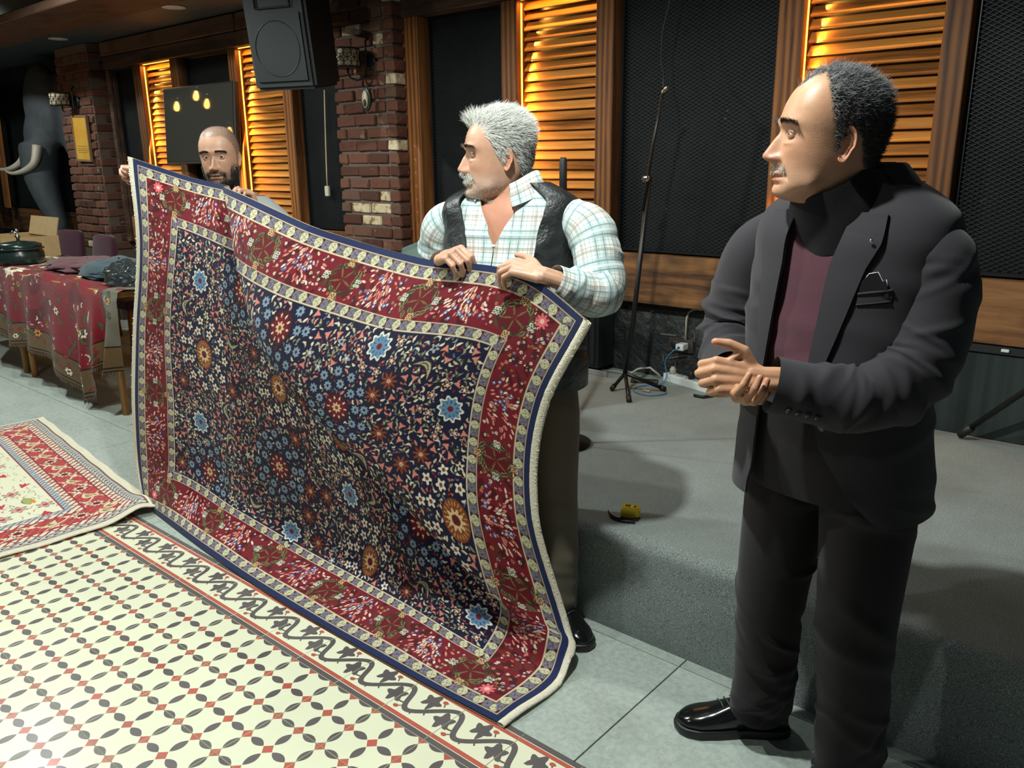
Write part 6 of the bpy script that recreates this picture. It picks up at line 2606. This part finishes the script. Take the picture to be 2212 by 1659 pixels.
v, f, c = strands(R, N + rr.normal(0, .3, N.shape), rr.uniform(.0015, .003, len(R)), rr.normal(0, .1, len(R)), np.full(len(R), .00040), np.array([.045, .04, .038]) * rr.uniform(.6, 1.6, (len(R), 1)), 2, 6)
acc.add(place(v, M3, S3, O3), f, c)
zz, yy, xx = V3[..., 2], np.abs(V3[..., 1]), V3[..., 0]
bm_ = (xx > -.005) * (zz > -.135) * np.maximum(ss(-zz, .02, .07) * ss(yy, .046, .058) * (xx < .062), ss(-zz, .088, .096) * (xx > .0))
bm_ = np.maximum(bm_, (xx > .055) * G(zz, -.064, .0065) * (yy < .036))
bm_ = np.maximum(bm_, (xx > .05) * G(yy, .034, .006) * (zz < -.06) * (zz > -.10))
bm_ = bm_ * (1 - (xx > .07) * (yy < .024) * G(zz, -.079, .010))
whiskers(acc, V3, M3, S3, O3, bm_, 5200, .0085, (.022, .017, .015), 52, .55, .8, .0006, .15)
brows(acc, V3, M3, S3, O3, (.018, .014, .012), 360, .0195, L=.011)
acc.build('hair', M['hair'], p3)
acc = Acc()
r3 = [(.84, 0, .17, .12, .115), (1.0, .005, .172, .125, .115), (1.18, .0, .176, .12, .118), (1.27, -.004, .186, .105, .112), (1.335, -.008, .180, .088, .10), (1.375, -.010, .140, .075, .088), (1.415, -.010, .09, .066, .074)]
torso(acc, T3, A3, r3, 80, 80, folds_fn(24, 18, 1, .005, [1.1, 1.25], .08))
limb(acc, [(.42, .945, 1.285), (.49, .985, 1.240), (.58, .99, 1.16), (.625, .93, 1.11), (.62, .87, 1.18), (.57, .80, 1.28)], [(.046, .046), (.060, .060), (.064, .064), (.058, .058), (.048, .048), (.038, .038)], 48, 80, (0, 0, 1), folds_fn(25, 20, .5, .006, [.4, .6], .1, (.01, .02), .03))
limb(acc, [(.17, .72, 1.325), (.12, .71, 1.285), (.085, .745, 1.2), (.09, .80, 1.16), (.055, .79, 1.28), (-.03, .69, 1.425)], [(.052, .052), (.064, .064), (.060, .060), (.055, .055), (.047, .047), (.036, .036)], 48, 80, (0, 0, 1), folds_fn(26, 20, .5, .006, [.4, .6], .1, (.01, .02), .03))
acc.build('pullover', M['white_knit'], p3)
acc = Acc()
for pts in ([(.40, .90, .90), (.41, .90, .75), (.42, .905, .48), (.42, .91, .07)], [(.255, .79, .90), (.245, .79, .75), (.235, .795, .48), (.235, .80, .07)]):
    limb(acc, pts, [(.1, .1), (.095, .095), (.078, .078), (.074, .084)], 40, 60, (1, 0, 0))
torso(acc, T3, A3, [(.80, 0, .172, .115, .115), (.90, 0, .172, .12, .115), (.95, 0, .17, .12, .115)], 48, 12)
acc.build('trousers', M['navy_jean'], p3)
shoe(p3, (.40, .95, 0), 316, .28, lace=False)
shoe(p3, (.215, .84, 0), 310, .28, lace=False)

# ================================================================ the table corner at the left
M['seat'] = cloth('plum_upholstery', (.060, .018, .034), .9, 500, .15)
M['card'] = plain('cardboard', (.42, .29, .14), .85, var=.15, scale=20)


def table(x0, x1, y0, y1, h, label, legs):
    r = thing('dining_table', label, 'table', ((x0 + x1) / 2, (y0 + y1) / 2, 0), group='tables along the wall')
    c = r.location
    box('tabletop', x0 - c.x, x1 - c.x, y0 - c.y, y1 - c.y, h - .035, h, M['leg'], r, .004)
    for lx, ly in legs:
        MB().tube([(lx - c.x, ly - c.y, h - .03), (lx - c.x, ly - c.y, .0)], [.030, .021], 14).build('leg', M['leg'], r)
    return r


table(-3.34, -1.60, 1.06, 1.78, .80, 'wooden table under the red flowered cloth', ((-1.715, 1.10), (-3.255, 1.12), (-1.70, 1.72), (-3.25, 1.72)))
table(-5.1, -3.38, 1.08, 1.80, .80, 'wooden table continuing out of view at the left edge', ((-3.44, 1.13), (-5.0, 1.13), (-3.44, 1.74), (-5.0, 1.74)))


def chair(x, y, rz, label):
    r = thing('upholstered_chair', label, 'chair', (x, y, 0), rz, group='plum chairs behind the tables')
    box('seat', -.22, .22, -.22, .22, .42, .50, M['seat'], r, .025, 3)
    V, F = [], []
    nx, nz = 13, 9
    for s_ in (0, 1):
        for j in range(nz):
            t = j / (nz - 1)
            for i in range(nx):
                u = i / (nx - 1) * 2 - 1
                hw = .215 * (1 - .10 * max(0, t - .7) / .3)
                tt = t * (1 - .04 * abs(u) ** 6 * 1.5)
                V.append((u * hw, .20 + .05 * tt + (.045 if s_ else 0) - .02 * (1 - u * u), .50 + .42 * tt))
    for s_ in (0, 1):
        o = s_ * nx * nz
        for j in range(nz - 1):
            for i in range(nx - 1):
                q = (o + j * nx + i, o + j * nx + i + 1, o + (j + 1) * nx + i + 1, o + (j + 1) * nx + i)
                F.append(q if s_ == 0 else q[::-1])
    k = nx * nz
    rim = [i for i in range(nx)] + [j * nx + nx - 1 for j in range(1, nz)] + [(nz - 1) * nx + i for i in range(nx - 2, -1, -1)] + [j * nx for j in range(nz - 2, 0, -1)]
    for a_, b_ in zip(rim, rim[1:] + rim[:1]):
        F.append((b_, a_, a_ + k, b_ + k))
    ob('backrest', new_mesh('backrest', V, F, [M['seat']], True), r)
    for lx in (-.19, .19):
        for ly in (-.19, .19):
            MB().tube([(lx, ly, .43), (lx * 1.08, ly * 1.1, 0)], [.022, .016], 10).build('leg', M['leg'], r)
    return r


chair(-3.30, 2.02, 0, 'plum upholstered chair closest to the held carpet')
chair(-4.45, 2.02, 0, 'plum upholstered chair beside the cardboard box')
chair(-5.35, 2.10, radians(10), 'plum upholstered chair below the elephant head')

# cloth: an old flowered carpet thrown over the table
def table_cloth():
    w, h = 2.35, 1.55
    W_ = Weave(w, h, 380, 250, lin(122, 26, 38))
    C = W_.C
    X, Y = np.meshgrid(W_.x, W_.y)       # y = 0 at the hanging hem
    rnd = random.Random(3)
    wob = np.sin(X * 9 + 2 * np.sin(Y * 7)) * np.sin(Y * 11 + np.sin(X * 13))
    C[wob > .5] = lin(98, 20, 32)
    m = Y < .22
    C[m] = lin(104, 82, 54)
    C[(Y < .012) | (np.abs(Y - .035) < .005) | (np.abs(Y - .215) < .006)] = lin(30, 24, 22)
    D = np.minimum(X, w - X)
    C[(D < .22) & ~m] = lin(104, 100, 88)
    C[(np.abs(D - .215) < .006)] = lin(40, 30, 26)
    C[(Y > .98) & (np.sin(X * 26 + np.sin(Y * 20) * 2) > .2)] = lin(232, 220, 190)
    for q in range(420):
        x, y = rnd.uniform(.03, w - .03), rnd.uniform(.05, h - .05)
        k = rnd.random()
        onb = y < .2
        if k < .25:
            W_.flower(x, y, rnd.uniform(.02, .04), 6, rnd.choice((lin(232, 220, 190), lin(140, 40, 46), lin(200, 140, 60))), lin(90, 30, 36), lin(50, 40, 30))
        elif k < .6:
            W_.leaf(x, y, rnd.uniform(.03, .055), .012, rnd.uniform(0, 6.3), lin(72, 82, 48), lin(40, 36, 24), bend=.4)
        elif k < .8 and not onb:
            W_.leaf(x, y, rnd.uniform(.015, .05), .005, rnd.uniform(0, 6.3), lin(236, 228, 206), None, bend=1)
        else:
            W_.leaf(x, y, rnd.uniform(.02, .04), .010, rnd.uniform(0, 6.3), lin(140, 44, 50), lin(60, 30, 30))
    W_.disc(.62, .78, .10, .09, lin(232, 222, 192))
    for q in range(7):
        a_ = q * .9
        W_.leaf(.62 + .09 * cos(a_), .78 + .08 * sin(a_), .06, .018, a_, lin(236, 226, 200), lin(60, 70, 44))
    W_.flower(.62, .78, .04, 6, lin(122, 36, 44), lin(80, 90, 50), lin(60, 70, 44))
    return W_


WT = table_cloth()
nu_, nv_ = WT.nu, WT.nv
xa = np.linspace(-3.86, -1.50, nu_)
s_ = np.linspace(0, 1, nv_)
hem = np.interp(xa, [-3.9, -3.6, -3.3, -2.95, -2.6, -2.4, -2.2, -2.05, -1.93, -1.85, -1.74, -1.62, -1.5],
                [.40, .36, .27, .30, .25, .17, .10, .07, .10, .30, .34, .33, .33])
XX = np.zeros((nv_, nu_))
YY = np.zeros((nv_, nu_))
ZZ = np.zeros((nv_, nu_))
for i in range(nu_):
    top = .812
    drop = top - hem[i]
    # path from the hem up to the table edge and back over the top
    q = s_ * (drop + .62)
    hang = q < drop
    z = np.where(hang, hem[i] + q, top)
    y = np.where(hang, 1.045, 1.045 + (q - drop))
    rnd_ = np.clip(1 - np.abs(q - drop) / .05, 0, 1)
    z = z - .012 * rnd_
    y = y + .010 * rnd_
    ZZ[:, i], YY[:, i], XX[:, i] = z, y, xa[i]
dn = np.clip((.80 - ZZ) / .5, 0, 1)
right = ss(XX, -2.3, -1.7)
fold = .030 * np.sin(XX * 15 + .6 * np.sin(XX * 4)) * dn ** .8 + .055 * right * np.sin(XX * 27 + .5) * dn
YY = YY - .035 * dn - fold
XX = XX + .03 * right * np.cos(XX * 27) * dn
onTop = ZZ > .795
ZZ = ZZ + onTop * (.012 * np.sin(XX * 11) * np.sin(YY * 13) ** 2 + .004)
P3 = np.stack([XX, YY, ZZ], axis=2)
tc = thing('flowered_cloth', 'old red flowered carpet draped over the table as a cloth', 'table cover', (-2.6, 1.1, .8))
o3 = np.array([-2.6, 1.1, .8])
me = fast_mesh('cloth', (P3 - o3).reshape(-1, 3), grid_quads(nv_, nu_), [M['pile']])
set_col(me, WT.C.reshape(-1, 3))
ob('cloth', me, tc)
fr = MB()
rr = np.random.default_rng(8)
for i in range(0, nu_, 2):
    p = P3[0, i] - o3
    fr.tube([p, p + np.array([rr.normal(0, .006), rr.normal(0, .004), -rr.uniform(.025, .045)])], [.004, .0015], 4)
fo = fr.build('fringe', plain('brown_fringe', (.10, .065, .04), .95, var=.3), tc)
fo['kind'] = 'stuff'

# bits on the table
def lump(name, loc, size, mat, label, cat, seed, amp=.25, flat=.0, n=40):
    rr = np.random.default_rng(seed)
    th = np.linspace(0, 2 * pi, n, endpoint=False)
    e = np.linspace(.02, pi - .02, n // 2)
    TH, E_ = np.meshgrid(th, e)
    D = np.stack([np.sin(E_) * np.cos(TH), np.sin(E_) * np.sin(TH), np.cos(E_)], -1)
    k = np.ones_like(TH)
    for _ in range(14):
        w = rr.normal(0, 4.2, 3)
        k += amp * .35 * np.abs(np.sin(D @ w + rr.uniform(0, 6))) - amp * .12
    V = D * k[..., None] * np.array(size)
    V[..., 2] = np.maximum(V[..., 2], -size[2] * .55)
    V[..., 2] -= V[..., 2].min()
    me = fast_mesh(name, V.reshape(-1, 3), ring_quads(n // 2, n)[:, ::-1], [mat])
    return tag(ob(name, me, None, loc), label, cat)


lump('folded_jeans', (-2.20, 1.40, .828), (.22, .15, .05), cloth('denim', (.045, .075, .095), .9, 400), 'crumpled blue denim lying on the flowered cloth', 'clothing', 3, .4)
lump('striped_textile', (-2.80, 1.44, .828), (.28, .17, .035), cloth('maroon_textile', (.12, .05, .06), .9, 300), 'folded maroon textile lying on the flowered cloth', 'textile', 4, .3)
gl = NT('clear_film')
gl.base((.45, .55, .55))
gl.b.inputs['Transmission Weight'].default_value = .96
lump('plastic_bag', (-1.76, 1.28, .828), (.10, .09, .060), gl.set(.08, spec=.8), 'shiny crumpled plastic bag at the table corner', 'bag', 5, .5, n=60)
# open cardboard box
r = thing('cardboard_box', 'open cardboard box standing on the far table', 'box', (-4.30, 1.50, .812))
for a_, b_, c_, d_ in ((-.30, .30, -.22, -.212), (-.30, .30, .212, .22), (-.30, -.292, -.212, .212), (.292, .30, -.212, .212)):
    box('wall', a_, b_, c_, d_, 0, .17, M['card'], r)
box('bottom', -.29, .29, -.21, .21, 0, .008, M['card'], r)
f1 = box('flap', -.29, .29, -.004, .004, 0, .16, M['card'], r)
f1.location, f1.rotation_euler = (0, .225, .235), (radians(-15), 0, 0)
# stout dark jar with a tap
r = thing('dark_urn', 'dark squat urn with a chrome tap on the far table', 'urn', (-3.62, 1.28, .812))
um = plain('dark_glaze', (.012, .024, .022), .25, var=.3)
MB().lathe([(.001, 0), (.15, 0), (.165, .02), (.165, .09), (.15, .11), (.15, .115), (.155, .12), (.155, .15), (.12, .165), (.04, .175), (.001, .178)], 32).build('body', um, r)
MB().lathe([(.158, .112), (.170, .115), (.170, .125), (.158, .128)], 32).build('lid_rim', um, r)
MB().lathe([(.012, .17), (.012, .20), (.020, .205), (.020, .215), (.010, .22), (.010, .25), (.018, .255), (.001, .27)], 14).build('finial', M['chrome'], r)
MB().tube([(0, 0, .235), (-.03, -.02, .245), (-.05, -.03, .235)], .009, 8).build('tap', M['chrome'], r)

# ================================================================ elephant head on the far wall
r = thing('elephant_head', 'dark sculpted elephant head with pale tusks on the far wall', 'sculpture', (-6.28, 2.70, 1.6))
mb = MB()


def ell(c, s, n=18):
    V, F = [], []
    for j in range(n // 2 + 1):
        e = pi * j / (n // 2)
        e = min(max(e, .02), pi - .02)
        for i in range(n):
            t = 2 * pi * i / n
            V.append((c[0] + s[0] * sin(e) * cos(t), c[1] + s[1] * sin(e) * sin(t), c[2] + s[2] * cos(e)))
    for j in range(n // 2):
        for i in range(n):
            F.append((j * n + i, (j + 1) * n + i, (j + 1) * n + (i + 1) % n, j * n + (i + 1) % n))
    F.append(tuple(range(n))[::-1])
    F.append(tuple((n // 2) * n + i for i in range(n)))
    mb.add(V, F)


ell((.0, -.06, .52), (.34, .17, .46))
ell((-.05, -.12, .22), (.26, .15, .32))
ell((.30, .02, .45), (.16, .05, .46))
ell((-.42, .02, .48), (.24, .05, .42))
mb.tube(smooth_pts([(-.05, -.15, .15), (.0, -.20, -.12), (.08, -.20, -.35), (.16, -.18, -.55), (.22, -.16, -.70), (.17, -.20, -.76)], 5), [.21 - .15 * min(1, i / 22) for i in range(26)], 14)
V_, F_ = remeshed(mb.v, mb.f, .03, 3)
em = plain('elephant_hide', (.032, .040, .048), .75, var=.4, scale=14, bump=.6)
ob('hide', fast_mesh('hide', V_, F_, [em]), r)
tm = plain('tusk_ivory', (.36, .33, .27), .5, var=.25, scale=12)
MB().tube(smooth_pts([(.14, -.24, .14), (.16, -.30, -.02), (.06, -.37, -.10), (-.16, -.42, -.13), (-.36, -.42, -.10)], 5), [.052 - .045 * i / 20 for i in range(21)], 12).build('tusk', tm, r)
MB().tube(smooth_pts([(-.18, -.24, .12), (-.20, -.30, -.01), (-.32, -.37, -.08), (-.52, -.40, -.09), (-.68, -.39, -.06)], 5), [.048 - .042 * i / 20 for i in range(21)], 12).build('tusk', tm, r)
o = box('wooden_pole', -7.80, -7.72, 2.62, 2.68, 1.05, 2.45, M['post'], None, .01)
o.rotation_euler = (0, radians(6), 0)
tag(o, 'slanted wooden pole at the far left edge', 'pole')
m = MB().lathe([(.001, 0), (.15, 0), (.17, -.02), (.15, -.05), (.001, -.055)], 28, axis='y')
tag(m.build('wooden_plate', M['leg'], None, (-7.98, 2.58, 1.22)), 'round wooden plate hanging at the far left edge', 'plate')
